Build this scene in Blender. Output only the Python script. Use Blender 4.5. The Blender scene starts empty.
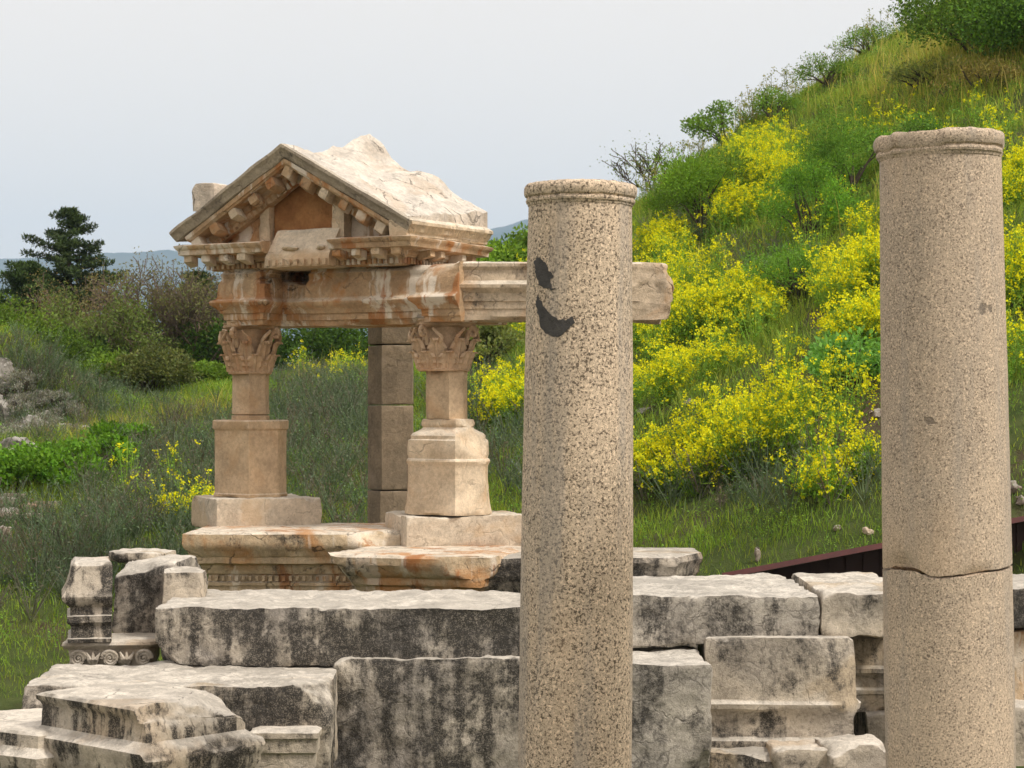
import bpy, bmesh, math, random
import numpy as np
from mathutils import Vector, Matrix, noise as mn

SC = bpy.context.scene
COL = SC.collection
F = 2000.0          # focal length in pixels of the 1024-wide frame
HOR = 410.0         # image row of the eye level
CZ = 2.6            # eye height above the ground in front
PI = math.pi

def P(px, py, d):
    return Vector(((px-512)*d/F, d, CZ + (HOR-py)*d/F))

# ------------------------------------------------------------------ objects
def tag(o, label=None, cat=None, group=None, kind=None):
    if label: o['label'] = label
    if cat: o['category'] = cat
    if group: o['group'] = group
    if kind: o['kind'] = kind
    return o

def empty(name, loc, rz=0.0):
    o = bpy.data.objects.new(name, None); COL.objects.link(o)
    o.location = loc; o.rotation_euler = (0, 0, rz); o.empty_display_size = .2
    return o

def link(name, me, mat=None, parent=None, loc=None, rz=0.0, sharp=38):
    if mat:
        for m in (mat if isinstance(mat, (list, tuple)) else [mat]): me.materials.append(m)
    o = bpy.data.objects.new(name, me); COL.objects.link(o)
    if parent: o.parent = parent
    if loc is not None: o.location = loc
    if rz: o.rotation_euler = (0, 0, rz)
    return o

def build(name, bm, mat=None, parent=None, loc=None, rz=0.0, sharp=38, smooth=True):
    bmesh.ops.recalc_face_normals(bm, faces=bm.faces[:])
    me = bpy.data.meshes.new(name); bm.to_mesh(me); bm.free()
    if smooth:
        me.shade_smooth()
        if sharp: me.set_sharp_from_angle(angle=math.radians(sharp))
    return link(name, me, mat, parent, loc, rz)

def np_mesh(name, verts, faces, cols, mat, loc=None, parent=None):
    """verts (n,3), faces list of int arrays (m,k) for several k, cols (n,3)"""
    me = bpy.data.meshes.new(name)
    me.vertices.add(len(verts)); me.vertices.foreach_set('co', np.asarray(verts, np.float32).ravel())
    loops = np.concatenate([f.ravel() for f in faces]).astype(np.int32)
    tot = np.concatenate([np.full(len(f), f.shape[1], np.int32) for f in faces])
    st = np.concatenate([[0], np.cumsum(tot)[:-1]]).astype(np.int32)
    me.loops.add(len(loops)); me.loops.foreach_set('vertex_index', loops)
    me.polygons.add(len(tot)); me.polygons.foreach_set('loop_start', st)
    try: me.polygons.foreach_set('loop_total', tot)
    except Exception: pass
    me.update(calc_edges=True)
    if cols is not None:
        a = me.color_attributes.new('tint', 'FLOAT_COLOR', 'POINT')
        c = np.ones((len(verts), 4), np.float32); c[:, :3] = cols
        a.data.foreach_set('color', c.ravel())
    return link(name, me, mat, parent, loc)

# ------------------------------------------------------------------ node helper
class N:
    def __init__(s, name):
        s.m = bpy.data.materials.new(name); s.m.use_nodes = True
        s.t = s.m.node_tree; s.t.nodes.clear()
        s.out = s.t.nodes.new('ShaderNodeOutputMaterial')
    def n(s, ty, **kw):
        nd = s.t.nodes.new('ShaderNode'+ty)
        for k, v in kw.items():
            if k.startswith('i_'):
                key = k[2:]; key = int(key) if key.isdigit() else key.replace('_', ' ')
                s.set(nd.inputs[key], v)
            else: setattr(nd, k, v)
        return nd
    def set(s, inp, v):
        if isinstance(v, bpy.types.NodeSocket): s.t.links.new(v, inp)
        elif isinstance(v, bpy.types.Node): s.t.links.new(v.outputs[0], inp)
        else:
            if isinstance(v, (tuple, list)) and len(v) == 3 and len(inp.default_value) == 4: v = (*v, 1)
            inp.default_value = v
    def math(s, op, a, b=None, c=None, clamp=False):
        nd = s.t.nodes.new('ShaderNodeMath'); nd.operation = op; nd.use_clamp = clamp
        for i, v in enumerate((a, b, c)):
            if v is not None: s.set(nd.inputs[i], v)
        return nd.outputs[0]
    def mix(s, fac, a, b, blend='MIX'):
        nd = s.t.nodes.new('ShaderNodeMix'); nd.data_type = 'RGBA'; nd.blend_type = blend
        s.set(nd.inputs[0], fac); s.set(nd.inputs[6], a); s.set(nd.inputs[7], b)
        return nd.outputs[2]
    def ramp(s, v, a, b, lo=0.0, hi=1.0):
        nd = s.t.nodes.new('ShaderNodeMapRange'); nd.interpolation_type = 'SMOOTHSTEP'
        s.set(nd.inputs[0], v)
        for i, x in enumerate((a, b, lo, hi)): s.set(nd.inputs[i+1], x)
        return nd.outputs[0]
    def noise(s, vec, scale, detail=4, rough=.55, dist=0.0):
        nd = s.n('TexNoise'); s.set(nd.inputs['Vector'], vec)
        nd.inputs['Scale'].default_value = scale; nd.inputs['Detail'].default_value = detail
        nd.inputs['Roughness'].default_value = rough; nd.inputs['Distortion'].default_value = dist
        return nd.outputs[0]
    def vscale(s, vec, xyz):
        nd = s.n('VectorMath', operation='MULTIPLY'); s.set(nd.inputs[0], vec); nd.inputs[1].default_value = xyz
        return nd.outputs[0]
    def vadd(s, a, b):
        nd = s.n('VectorMath', operation='ADD'); s.set(nd.inputs[0], a); s.set(nd.inputs[1], b)
        return nd.outputs[0]
    def objvec(s):
        tc = s.n('TexCoord'); oi = s.n('ObjectInfo')
        r = s.math('MULTIPLY', oi.outputs['Random'], 41.0)
        cb = s.n('CombineXYZ'); s.set(cb.inputs[0], r); s.set(cb.inputs[1], s.math('MULTIPLY', r, .37)); s.set(cb.inputs[2], s.math('MULTIPLY', r, .61))
        return s.vadd(tc.outputs['Object'], cb.outputs[0])
    def finish(s, col, rough=.9, height=None, bump=.5, dist=.02, spec=.25):
        b = s.n('BsdfPrincipled'); s.set(b.inputs['Base Color'], col); s.set(b.inputs['Roughness'], rough)
        b.inputs['Specular IOR Level'].default_value = spec
        if height is not None:
            bp = s.n('Bump'); bp.inputs['Strength'].default_value = bump; bp.inputs['Distance'].default_value = dist
            s.set(bp.inputs['Height'], height); s.t.links.new(bp.outputs[0], b.inputs['Normal'])
        s.t.links.new(b.outputs[0], s.out.inputs[0])
        return s.m

def stone(name, c1, c2, ctop, lichen=.5, streak=.3, warm=None, warm_amt=0.0, crack=.4, bump=.7, patch=None, patch_amt=0.0, lich_col=(.042, .039, .036), upclean=.85, runs=None, runs_amt=.0, rust_amt=.0, vein=0.0):
    s = N(name); v = s.objvec()
    geo = s.n('NewGeometry')
    sx = s.n('SeparateXYZ'); s.set(sx.inputs[0], geo.outputs['Normal'])
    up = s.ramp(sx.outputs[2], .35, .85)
    big = s.noise(v, 1.4, 6, .6, .4)
    med = s.noise(v, 5.5, 8, .65, .2)
    fine = s.noise(v, 30, 6, .75)
    grit = s.noise(v, 120, 2, .6)
    base = s.mix(s.ramp(big, .36, .64), c1, c2)
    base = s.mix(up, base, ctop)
    mott = s.math('ADD', s.math('MULTIPLY', med, .55), s.math('MULTIPLY', fine, .45))
    k = s.ramp(mott, .3, .72, .62, 1.22)
    cmb = s.n('CombineColor'); [s.set(cmb.inputs[i], k) for i in range(3)]
    base = s.mix(1.0, base, cmb.outputs[0], 'MULTIPLY')
    if warm:
        w = s.noise(s.vadd(v, (7.3, 1.1, 4.2)), 1.9, 7, .62, .6)
        base = s.mix(s.math('MULTIPLY', s.ramp(w, .48, .66), warm_amt), base, warm)
    if patch:
        w = s.noise(s.vadd(v, (17.3, 5.1, 9.2)), 1.2, 5, .55, .3)
        base = s.mix(s.math('MULTIPLY', s.ramp(w, .54, .62), patch_amt), base, patch)
    if runs:
        w = s.noise(s.vscale(s.vadd(v, (2.7, 9.4, 1.1)), (3.6, 3.6, .55)), 1.0, 6, .6, .3)
        base = s.mix(s.math('MULTIPLY', s.ramp(w, .53, .60), runs_amt), base, runs)
        w = s.noise(s.vscale(s.vadd(v, (12.7, 3.4, 5.1)), (4.2, 4.2, .8)), 1.0, 7, .65, .4)
        base = s.mix(s.math('MULTIPLY', s.ramp(w, .55, .63), rust_amt), base, (.36, .135, .04))
    # black crust: own-shaped stains, with vertical runs
    st = s.noise(s.vscale(v, (6.5, 6.5, .7)), 1.0, 6, .65, .2)
    ll = s.math('ADD', s.math('MULTIPLY', s.noise(s.vadd(v, (3.1, 8.2, 2.2)), 1.7, 9, .7, .4), .62), s.math('MULTIPLY', s.noise(v, 16, 8, .82), .38))
    ll = s.math('ADD', ll, s.math('MULTIPLY', s.math('SUBTRACT', st, .5), streak))
    th = .74 - .42*lichen
    ob = s.n('ObjectInfo')
    ll = s.math('ADD', ll, s.math('MULTIPLY', s.math('SUBTRACT', ob.outputs['Random'], .5), .11))
    lm = s.ramp(ll, th-.045, th+.075)
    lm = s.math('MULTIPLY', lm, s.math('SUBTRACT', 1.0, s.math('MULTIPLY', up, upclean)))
    lm = s.math('MULTIPLY', lm, s.ramp(s.math('ADD', s.math('MULTIPLY', fine, .6), s.math('MULTIPLY', grit, .4)), .38, .52, .5, .97))
    sp = s.math('MULTIPLY', s.ramp(s.noise(s.vadd(v, (4.1, 6.6, 1.9)), 26, 5, .7), .60-.10*lichen, .68-.10*lichen), lichen*.55)
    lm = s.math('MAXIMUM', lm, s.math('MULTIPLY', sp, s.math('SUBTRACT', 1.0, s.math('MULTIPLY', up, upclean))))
    base = s.mix(lm, base, lich_col)
    # cracks
    cv = s.vadd(v, s.vscale(s.n('TexNoise', i_Vector=v, i_Scale=2.2, i_Detail=5.0).outputs['Color'], (.7, .7, .7)))
    vo = s.n('TexVoronoi', feature='DISTANCE_TO_EDGE'); s.set(vo.inputs['Vector'], cv); vo.inputs['Scale'].default_value = 1.9
    ck = s.ramp(vo.outputs[0], .004, .022, 1, 0)
    ck = s.math('MULTIPLY', ck, s.math('MULTIPLY', s.ramp(med, .45, .6), crack))
    base = s.mix(ck, base, (.05, .045, .04))
    if vein:
        cv2 = s.vadd(v, s.vscale(s.n('TexNoise', i_Vector=v, i_Scale=4.0, i_Detail=6.0).outputs['Color'], (.55, .55, .55)))
        vo2 = s.n('TexVoronoi', feature='DISTANCE_TO_EDGE'); s.set(vo2.inputs['Vector'], cv2); vo2.inputs['Scale'].default_value = 5.0
        c2 = s.math('MULTIPLY', s.ramp(vo2.outputs[0], .01, .09, 1, 0), s.math('MULTIPLY', s.ramp(big, .40, .60), vein))
        base = s.mix(s.math('MULTIPLY', c2, s.math('SUBTRACT', 1.0, s.math('MULTIPLY', up, .6))), base, (.06, .055, .05))
        ck = s.math('MAXIMUM', ck, s.math('MULTIPLY', c2, .5))
    # pits
    pt = s.ramp(s.noise(v, 48, 3, .6), .66, .74)
    base = s.mix(s.math('MULTIPLY', pt, .55), base, (.09, .075, .06))
    h = s.math('ADD', s.math('MULTIPLY', med, .8), s.math('MULTIPLY', fine, .5))
    h = s.math('ADD', h, s.math('MULTIPLY', grit, .12))
    h = s.math('SUBTRACT', h, s.math('ADD', s.math('MULTIPLY', ck, .6), s.math('MULTIPLY', pt, .25)))
    return s.finish(base, .92, h, bump, .03, .15)

def granite(name, base1, base2, dark, scale, amount, blotch):
    s = N(name); v = s.objvec()
    a = s.noise(v, scale, 4, .68, .25); b = s.noise(s.vadd(v, (5.2, 9.1, 3.3)), scale*2.1, 2, .6)
    c = s.noise(s.vadd(v, (1.2, 2.1, 8.3)), scale*.9, 2, .5)
    big = s.noise(v, 1.3, 5, .6); mid = s.noise(v, 6, 5, .6)
    base = s.mix(s.ramp(s.math('ADD', s.math('MULTIPLY', big, .7), s.math('MULTIPLY', mid, .3)), .38, .62), base1, base2)
    base = s.mix(s.math('MULTIPLY', s.ramp(c, .52, .64), .75), base, tuple(min(1, x*1.42) for x in base1))
    base = s.mix(s.math('MULTIPLY', s.ramp(b, .54, .62), .75), base, tuple(x*.42 for x in base2))
    dens = s.math('MULTIPLY', s.math('SUBTRACT', mid, .5), .12)
    base = s.mix(s.math('MULTIPLY', s.ramp(s.math('ADD', a, dens), amount, amount+.05), .9), base, dark)
    pit = s.ramp(s.noise(s.vadd(v, (2.2, .1, 3.3)), 7.5, 2, .5), .735, .76)
    base = s.mix(s.math('MULTIPLY', pit, blotch), base, (.10, .085, .07))
    dr = s.noise(s.vscale(s.vadd(v, (6.1, 2.2, .4)), (1.6, 1.6, .8)), 1.0, 5, .6)
    base = s.mix(s.math('MULTIPLY', s.ramp(dr, .5, .68), .35), base, (.56, .40, .26))
    # rain-washed grey runs
    rn = s.noise(s.vscale(v, (5, 5, .35)), 1.0, 5, .6)
    base = s.mix(s.math('MULTIPLY', s.ramp(rn, .48, .64), .5), base, (.33, .30, .27))
    h = s.math('ADD', s.math('MULTIPLY', a, -.5), s.math('MULTIPLY', b, .35)); h = s.math('SUBTRACT', h, s.math('MULTIPLY', pit, .8))
    return s.finish(base, .85, h, .45, .008, .25)

def leafmat(name, trans=.35, rough=.65, hue=.12, gloss=.2):
    s = N(name)
    at = s.n('Attribute', attribute_name='tint', attribute_type='GEOMETRY')
    tc = s.n('NewGeometry')
    nz = s.noise(tc.outputs['Position'], 1.3, 4, .6)
    k = s.ramp(nz, .3, .7, 1-hue*1.6, 1+hue*1.6)
    cmb = s.n('CombineColor'); [s.set(cmb.inputs[i], k) for i in range(3)]
    col = s.mix(1.0, at.outputs['Color'], cmb.outputs[0], 'MULTIPLY')
    d = s.n('BsdfPrincipled'); s.set(d.inputs['Base Color'], col); d.inputs['Roughness'].default_value = rough; d.inputs['Specular IOR Level'].default_value = gloss
    t = s.n('BsdfTranslucent'); s.set(t.inputs[0], s.mix(1.0, col, (1.25, 1.2, .6), 'MULTIPLY'))
    m = s.n('MixShader'); m.inputs[0].default_value = trans
    s.t.links.new(d.outputs[0], m.inputs[1]); s.t.links.new(t.outputs[0], m.inputs[2]); s.t.links.new(m.outputs[0], s.out.inputs[0])
    return s.m

def plainmat(name, c1, c2, scale=8, rough=.8, bump=.4, spec=.3):
    s = N(name); v = s.objvec()
    a = s.noise(v, scale, 7, .65); b = s.noise(v, scale*7, 4, .6)
    col = s.mix(s.ramp(s.math('ADD', s.math('MULTIPLY', a, .7), s.math('MULTIPLY', b, .3)), .35, .65), c1, c2)
    return s.finish(col, rough, s.math('ADD', a, s.math('MULTIPLY', b, .4)), bump, .02, spec)

M = {}
# weathered marble of the fallen blocks
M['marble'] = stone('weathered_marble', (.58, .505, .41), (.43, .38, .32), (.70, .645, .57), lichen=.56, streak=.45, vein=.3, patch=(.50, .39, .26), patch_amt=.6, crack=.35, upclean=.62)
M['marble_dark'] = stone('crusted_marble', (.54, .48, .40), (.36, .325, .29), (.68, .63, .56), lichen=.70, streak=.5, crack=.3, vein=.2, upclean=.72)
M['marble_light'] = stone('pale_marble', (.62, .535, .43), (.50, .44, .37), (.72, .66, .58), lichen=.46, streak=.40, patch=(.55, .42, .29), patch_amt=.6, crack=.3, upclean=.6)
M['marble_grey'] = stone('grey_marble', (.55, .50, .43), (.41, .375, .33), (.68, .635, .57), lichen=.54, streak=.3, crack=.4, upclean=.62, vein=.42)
# warm stone of the shrine
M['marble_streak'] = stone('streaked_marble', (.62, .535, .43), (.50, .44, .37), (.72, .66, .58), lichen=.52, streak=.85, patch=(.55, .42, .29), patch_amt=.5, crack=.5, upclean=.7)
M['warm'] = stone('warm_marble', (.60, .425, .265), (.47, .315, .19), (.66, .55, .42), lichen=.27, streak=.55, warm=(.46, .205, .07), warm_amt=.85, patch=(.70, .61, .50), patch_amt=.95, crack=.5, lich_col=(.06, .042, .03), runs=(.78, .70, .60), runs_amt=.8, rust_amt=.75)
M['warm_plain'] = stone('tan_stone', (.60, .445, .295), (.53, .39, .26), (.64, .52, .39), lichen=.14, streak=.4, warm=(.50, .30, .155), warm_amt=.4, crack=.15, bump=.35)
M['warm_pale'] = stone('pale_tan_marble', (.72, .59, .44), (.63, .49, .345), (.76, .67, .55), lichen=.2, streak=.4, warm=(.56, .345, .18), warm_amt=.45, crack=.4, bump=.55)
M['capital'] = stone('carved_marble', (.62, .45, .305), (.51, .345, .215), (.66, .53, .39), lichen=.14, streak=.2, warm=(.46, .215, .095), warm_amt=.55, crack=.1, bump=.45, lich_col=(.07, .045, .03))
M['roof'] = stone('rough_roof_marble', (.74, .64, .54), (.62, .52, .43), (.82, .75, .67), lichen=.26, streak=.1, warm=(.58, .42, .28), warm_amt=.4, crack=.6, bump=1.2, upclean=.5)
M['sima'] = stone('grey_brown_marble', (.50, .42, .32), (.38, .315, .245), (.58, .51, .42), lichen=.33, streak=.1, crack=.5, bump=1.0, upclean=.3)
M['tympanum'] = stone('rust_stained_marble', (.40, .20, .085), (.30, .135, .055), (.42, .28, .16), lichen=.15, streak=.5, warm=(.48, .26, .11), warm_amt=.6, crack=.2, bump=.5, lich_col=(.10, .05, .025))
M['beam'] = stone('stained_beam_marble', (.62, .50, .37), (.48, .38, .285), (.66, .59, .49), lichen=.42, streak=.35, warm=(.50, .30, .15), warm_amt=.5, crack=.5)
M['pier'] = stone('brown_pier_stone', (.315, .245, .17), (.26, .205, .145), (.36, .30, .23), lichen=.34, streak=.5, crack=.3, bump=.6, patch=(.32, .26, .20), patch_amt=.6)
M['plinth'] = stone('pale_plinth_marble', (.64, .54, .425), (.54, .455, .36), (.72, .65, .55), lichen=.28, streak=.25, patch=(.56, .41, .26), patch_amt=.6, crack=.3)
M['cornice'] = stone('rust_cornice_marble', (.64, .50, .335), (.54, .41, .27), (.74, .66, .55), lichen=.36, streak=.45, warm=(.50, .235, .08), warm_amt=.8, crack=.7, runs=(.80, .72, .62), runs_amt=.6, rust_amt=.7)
M['granite_a'] = granite('speckled_granite', (.68, .54, .40), (.57, .455, .335), (.085, .064, .046), 66, .530, .75)
M['granite_b'] = granite('fine_granite', (.62, .49, .365), (.51, .41, .315), (.16, .125, .095), 104, .545, .65)
M['mortar'] = plainmat('dark_repair_mortar', (.055, .052, .05), (.085, .08, .075), 20, .9)
M['maroon'] = plainmat('maroon_painted_steel', (.11, .026, .024), (.075, .02, .02), 5, .45, .1, .5)
M['metal_eave_shade'] = plainmat('dark_steel_and_eave_shade', (.04, .018, .016), (.03, .014, .014), 5, .6, .1, .3)  # post steel; its dark colour also paints the shade below the shelter roof
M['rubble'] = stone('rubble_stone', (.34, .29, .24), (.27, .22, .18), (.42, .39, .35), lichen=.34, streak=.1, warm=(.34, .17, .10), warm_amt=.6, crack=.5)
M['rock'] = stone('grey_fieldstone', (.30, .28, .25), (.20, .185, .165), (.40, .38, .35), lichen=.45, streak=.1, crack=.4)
M['bark'] = plainmat('tree_bark', (.10, .075, .055), (.055, .042, .032), 9, .9, .8)
M['twig'] = plainmat('dry_twig', (.17, .125, .095), (.11, .08, .06), 9, .9, .5)
M['leaf'] = leafmat('leaf_green'); M['grassblade'] = leafmat('grass_blade', .4, .6, .14); M['petal'] = leafmat('mustard_petal', .3, .7, .06, .1)
M['needle'] = leafmat('needle_green', .15, .6, .2)

# ------------------------------------------------------------------ stone shapes
def fbm(p, o=3):
    a, f, t = 1.0, 1.0, 0.0
    for _ in range(o):
        t += a*mn.noise(p*f); a *= .5; f *= 2.1
    return t

def weather(bm, seed, iters=3, k=.55, amp=.012, f=3.0, fine=.004, wear_f=2.5, rug=0.0):
    off = Vector((seed*3.7, seed*1.3, seed*7.9))
    for it in range(iters):
        mv = []
        for v in bm.verts:
            if not v.link_edges: mv.append((v, None)); continue
            c = Vector((0, 0, 0))
            for e in v.link_edges: c += e.other_vert(v).co
            L = c/len(v.link_edges) - v.co
            w = max(0.0, min(1.0, .5 + 1.1*mn.noise(v.co*wear_f + off)))
            mv.append((v, L*(k*w)))
        for v, d in mv:
            if d is not None: v.co += d
    bm.normal_update()
    for v in bm.verts:
        q = v.co + off
        v.co += v.normal*(amp*fbm(q*f, 3) + fine*mn.noise(q*28) - rug*abs(fbm(q*f*2.4, 3)))

def chop(bm, pt, nrm, seed=0, rough=.015, rad=None):
    n = Vector(nrm).normalized(); pt = Vector(pt); o = Vector((seed*2.1, seed*.7, seed*4.3))
    for v in bm.verts:
        d = (v.co-pt).dot(n)
        if d > 0:
            k = 1.0
            if rad:
                k = max(0.0, min(1.0, 3*(1-(v.co-pt).length/rad)))
            v.co -= n*k*(d + rough*(fbm((v.co+o)*5, 3)))

def lattice_box(sx, sy, sz, res):
    """box centred in x,y, standing on z=0, as a dense surface grid"""
    nx, ny, nz = [max(2, int(round(s/res))) for s in (sx, sy, sz)]
    bm = bmesh.new(); D = {}
    def V(i, j, k):
        key = (i, j, k)
        if key not in D: D[key] = bm.verts.new((sx*(i/nx-.5), sy*(j/ny-.5), sz*k/nz))
        return D[key]
    for i in range(nx):
        for j in range(ny):
            bm.faces.new((V(i, j, 0), V(i, j+1, 0), V(i+1, j+1, 0), V(i+1, j, 0)))
            bm.faces.new((V(i, j, nz), V(i+1, j, nz), V(i+1, j+1, nz), V(i, j+1, nz)))
    for i in range(nx):
        for k in range(nz):
            bm.faces.new((V(i, 0, k), V(i+1, 0, k), V(i+1, 0, k+1), V(i, 0, k+1)))
            bm.faces.new((V(i, ny, k), V(i, ny, k+1), V(i+1, ny, k+1), V(i+1, ny, k)))
    for j in range(ny):
        for k in range(nz):
            bm.faces.new((V(0, j, k), V(0, j, k+1), V(0, j+1, k+1), V(0, j+1, k)))
            bm.faces.new((V(nx, j, k), V(nx, j+1, k), V(nx, j+1, k+1), V(nx, j, k+1)))
    return bm

def block_bm(sx, sy, sz, seed, res=.028, iters=5, amp=.02, chips=4, f=2.2, k=.6, chip_size=.10):
    bm = lattice_box(sx, sy, sz, res)
    rnd = random.Random(seed)
    for c in range(chips):                       # broken corners and edges
        s = Vector((rnd.choice((-1, 1)), rnd.choice((-1, -1, 1)), rnd.choice((0, 1, 1))))
        corner = Vector((s.x*sx/2, s.y*sy/2, sz*s.z))
        n = Vector((s.x*rnd.uniform(.15, 1), s.y*rnd.uniform(.15, 1), (1 if s.z else -1)*rnd.uniform(.3, 1)))
        n.normalize()
        chop(bm, corner - n*rnd.uniform(.3, 1)*chip_size*1.0, n, seed+c, .02)
    weather(bm, seed, iters, k, amp, f, .006, 2.5, amp*.75)
    return bm

def block(name, label, px0, px1, pyt, pyb, d, depth, mat, seed, rz=0.0, cat='stone block', group='fallen marble blocks of the ruin', **kw):
    """block whose front face spans px0..px1, pyt..pyb at distance d"""
    w = (px1-px0)*d/F/max(.5, math.cos(rz)); h = (pyb-pyt)*d/F
    c = P((px0+px1)/2, pyb, d)
    bm = block_bm(w, depth, h, seed, **kw)
    off = Matrix.Rotation(rz, 3, 'Z') @ Vector((0, depth/2, 0))
    o = build(name, bm, mat, None, c+off, rz)
    return tag(o, label, cat, group)

def offset_poly(fp, o):
    n = len(fp); out = []
    for i in range(n):
        a, b, c = Vector(fp[i-1]), Vector(fp[i]), Vector(fp[(i+1) % n])
        d1 = (b-a).normalized(); d2 = (c-b).normalized()
        n1 = Vector((d1.y, -d1.x)); n2 = Vector((d2.y, -d2.x))
        m = (n1+n2)/max(.35, 1+n1.dot(n2))
        out.append(b + m*o)
    return out

def profiled(fp, prof, step=.05, vstep=.06, bm=None, cap=True):
    """solid with plan fp (CCW) whose outline is offset by prof = [(out, z), ...]; keeps mitred corners"""
    bm = bm or bmesh.new()
    pr = [prof[0]]
    for a, b in zip(prof, prof[1:]):
        L = math.hypot(b[0]-a[0], b[1]-a[1]); k = max(1, int(round(L/vstep)))
        for t in range(1, k+1): pr.append((a[0]+(b[0]-a[0])*t/k, a[1]+(b[1]-a[1])*t/k))
    n = len(fp)
    cnt = [max(1, int(round((Vector(fp[(i+1) % n])-Vector(fp[i])).length/step))) for i in range(n)]
    rings = []
    for o, z in pr:
        q = offset_poly(fp, o); ring = []
        for i in range(n):
            a, b = q[i], q[(i+1) % n]
            for t in range(cnt[i]):
                p = a.lerp(b, t/cnt[i]); ring.append(bm.verts.new((p.x, p.y, z)))
        rings.append(ring)
    m = len(rings[0])
    for r0, r1 in zip(rings, rings[1:]):
        for i in range(m): bm.faces.new((r0[i], r0[(i+1) % m], r1[(i+1) % m], r1[i]))
    if cap:
        f1 = bm.faces.new(rings[-1]); f0 = bm.faces.new(rings[0][::-1])
        bmesh.ops.triangulate(bm, faces=[f0, f1])
    return bm

def addbox(bm, c, s, rot=None):
    r = bmesh.ops.create_cube(bm, size=1.0)['verts']
    m = Matrix.Translation(c) @ (rot.to_4x4() if rot else Matrix.Identity(4)) @ Matrix.Diagonal((*s, 1))
    bmesh.ops.transform(bm, matrix=m, verts=r)
    return r

def tube(bm, pts, radii, seg=6, caps=True):
    rings = []; pts = [Vector(p) for p in pts]
    up = Vector((.31, .17, .93))
    for i, p in enumerate(pts):
        d = (pts[min(i+1, len(pts)-1)] - pts[max(i-1, 0)])
        if d.length < 1e-6: d = Vector((0, 0, 1))
        d.normalize()
        a = d.cross(up)
        if a.length < 1e-3: a = d.cross(Vector((1, 0, 0)))
        a.normalize(); b = d.cross(a)
        rings.append([bm.verts.new(p + (a*math.cos(2*PI*k/seg) + b*math.sin(2*PI*k/seg))*radii[i]) for k in range(seg)])
    for r0, r1 in zip(rings, rings[1:]):
        for k in range(seg): bm.faces.new((r0[k], r0[(k+1) % seg], r1[(k+1) % seg], r1[k]))
    if caps:
        bm.faces.new(rings[0][::-1]); bm.faces.new(rings[-1])

def boulder_bm(sx, sy, sz, seed, sub=3, cuts=6):
    bm = bmesh.new(); bmesh.ops.create_icosphere(bm, subdivisions=sub, radius=1.0)
    rnd = random.Random(seed)
    for c in range(cuts):
        n = Vector((rnd.gauss(0, 1), rnd.gauss(0, 1), rnd.gauss(0, .8))).normalized()
        chop(bm, n*rnd.uniform(.5, .8), n, seed+c, .05)
    o = Vector((seed, seed*.3, seed*.7))
    for v in bm.verts:
        v.co *= 1 + .10*fbm((v.co+o)*2.2, 3)
        v.co = Vector((v.co.x*sx/2, v.co.y*sy/2, v.co.z*sz/2 + sz*.36))
    return bm
# ------------------------------------------------------------------ columns
def collar_rz(prof, zf): pass

def column_drum(R0, R1, z0f, z1f, ztop, seg=96, rows=60, collar=None, broken=0.0, seed=0, base=False):
    """shaft from z0f(theta) to z1f(theta); radius R0 at z=0 to R1 at z=ztop; collar = [(dr, z below the top)]"""
    bm = bmesh.new(); rings = []
    def rad(z): t = z/ztop; return R0 + (R1-R0)*t + .010*math.sin(PI*min(1, max(0, t)))
    zs = [i/rows for i in range(rows+1)]
    for u in zs:
        ring = []
        for k in range(seg):
            th = 2*PI*k/seg; z = z0f(th) + (z1f(th)-z0f(th))*u
            r = rad(z) + .0022*mn.noise(Vector((math.cos(th)*3, math.sin(th)*3, z*3+seed))) 
            ring.append(bm.verts.new((r*math.cos(th), r*math.sin(th), z)))
        rings.append(ring)
    if collar:
        zt = z1f(0)
        for dr, dz in collar:
            ring = []
            for k in range(seg):
                th = 2*PI*k/seg
                nv = mn.noise(Vector((math.cos(th)*2.3, math.sin(th)*2.3, seed*1.7)))
                nf = mn.noise(Vector((math.cos(th)*9, math.sin(th)*9, seed*1.1 + dz*20)))
                br = broken*max(0.0, min(1.0, (nv-.05)*5))
                d = dr*(1-br) + br*.2*dr + (.004*nf if dr > .004 else 0)
                r = R1 + d
                if dr < -.05: r = R1 + dr
                ring.append(bm.verts.new((r*math.cos(th), r*math.sin(th), zt + dz - (.012*br if dz > .03 else 0) + .003*nf)))
            rings.append(ring)
    for r0, r1 in zip(rings, rings[1:]):
        for k in range(seg): bm.faces.new((r0[k], r0[(k+1) % seg], r1[(k+1) % seg], r1[k]))
    bm.faces.new(rings[0][::-1]); bm.faces.new(rings[-1])
    return bm

def column_base(R):
    bm = bmesh.new(); seg = 64
    pr = [(R+.02, .31), (R+.03, .27), (R+.03, .25), (R+.075, .235), (R+.09, .21), (R+.075, .185), (R+.05, .175), (R+.045, .15), (R+.09, .135), (R+.125, .10), (R+.13, .07), (R+.10, .04), (R+.10, .0)]
    rings = [[bm.verts.new((r*math.cos(2*PI*k/seg), r*math.sin(2*PI*k/seg), z)) for k in range(seg)] for r, z in pr[::-1]]
    for r0, r1 in zip(rings, rings[1:]):
        for k in range(seg): bm.faces.new((r0[k], r0[(k+1) % seg], r1[(k+1) % seg], r1[k]))
    bm.faces.new(rings[0][::-1]); bm.faces.new(rings[-1])
    return bm

COLLAR = [(.004, .0), (.008, .012), (.014, .016), (.017, .026), (.014, .036), (.009, .040), (.010, .044), (.020, .050), (.026, .064), (.028, .082), (.026, .098), (.018, .110), (.006, .118), (-.12, .121)]

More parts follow.
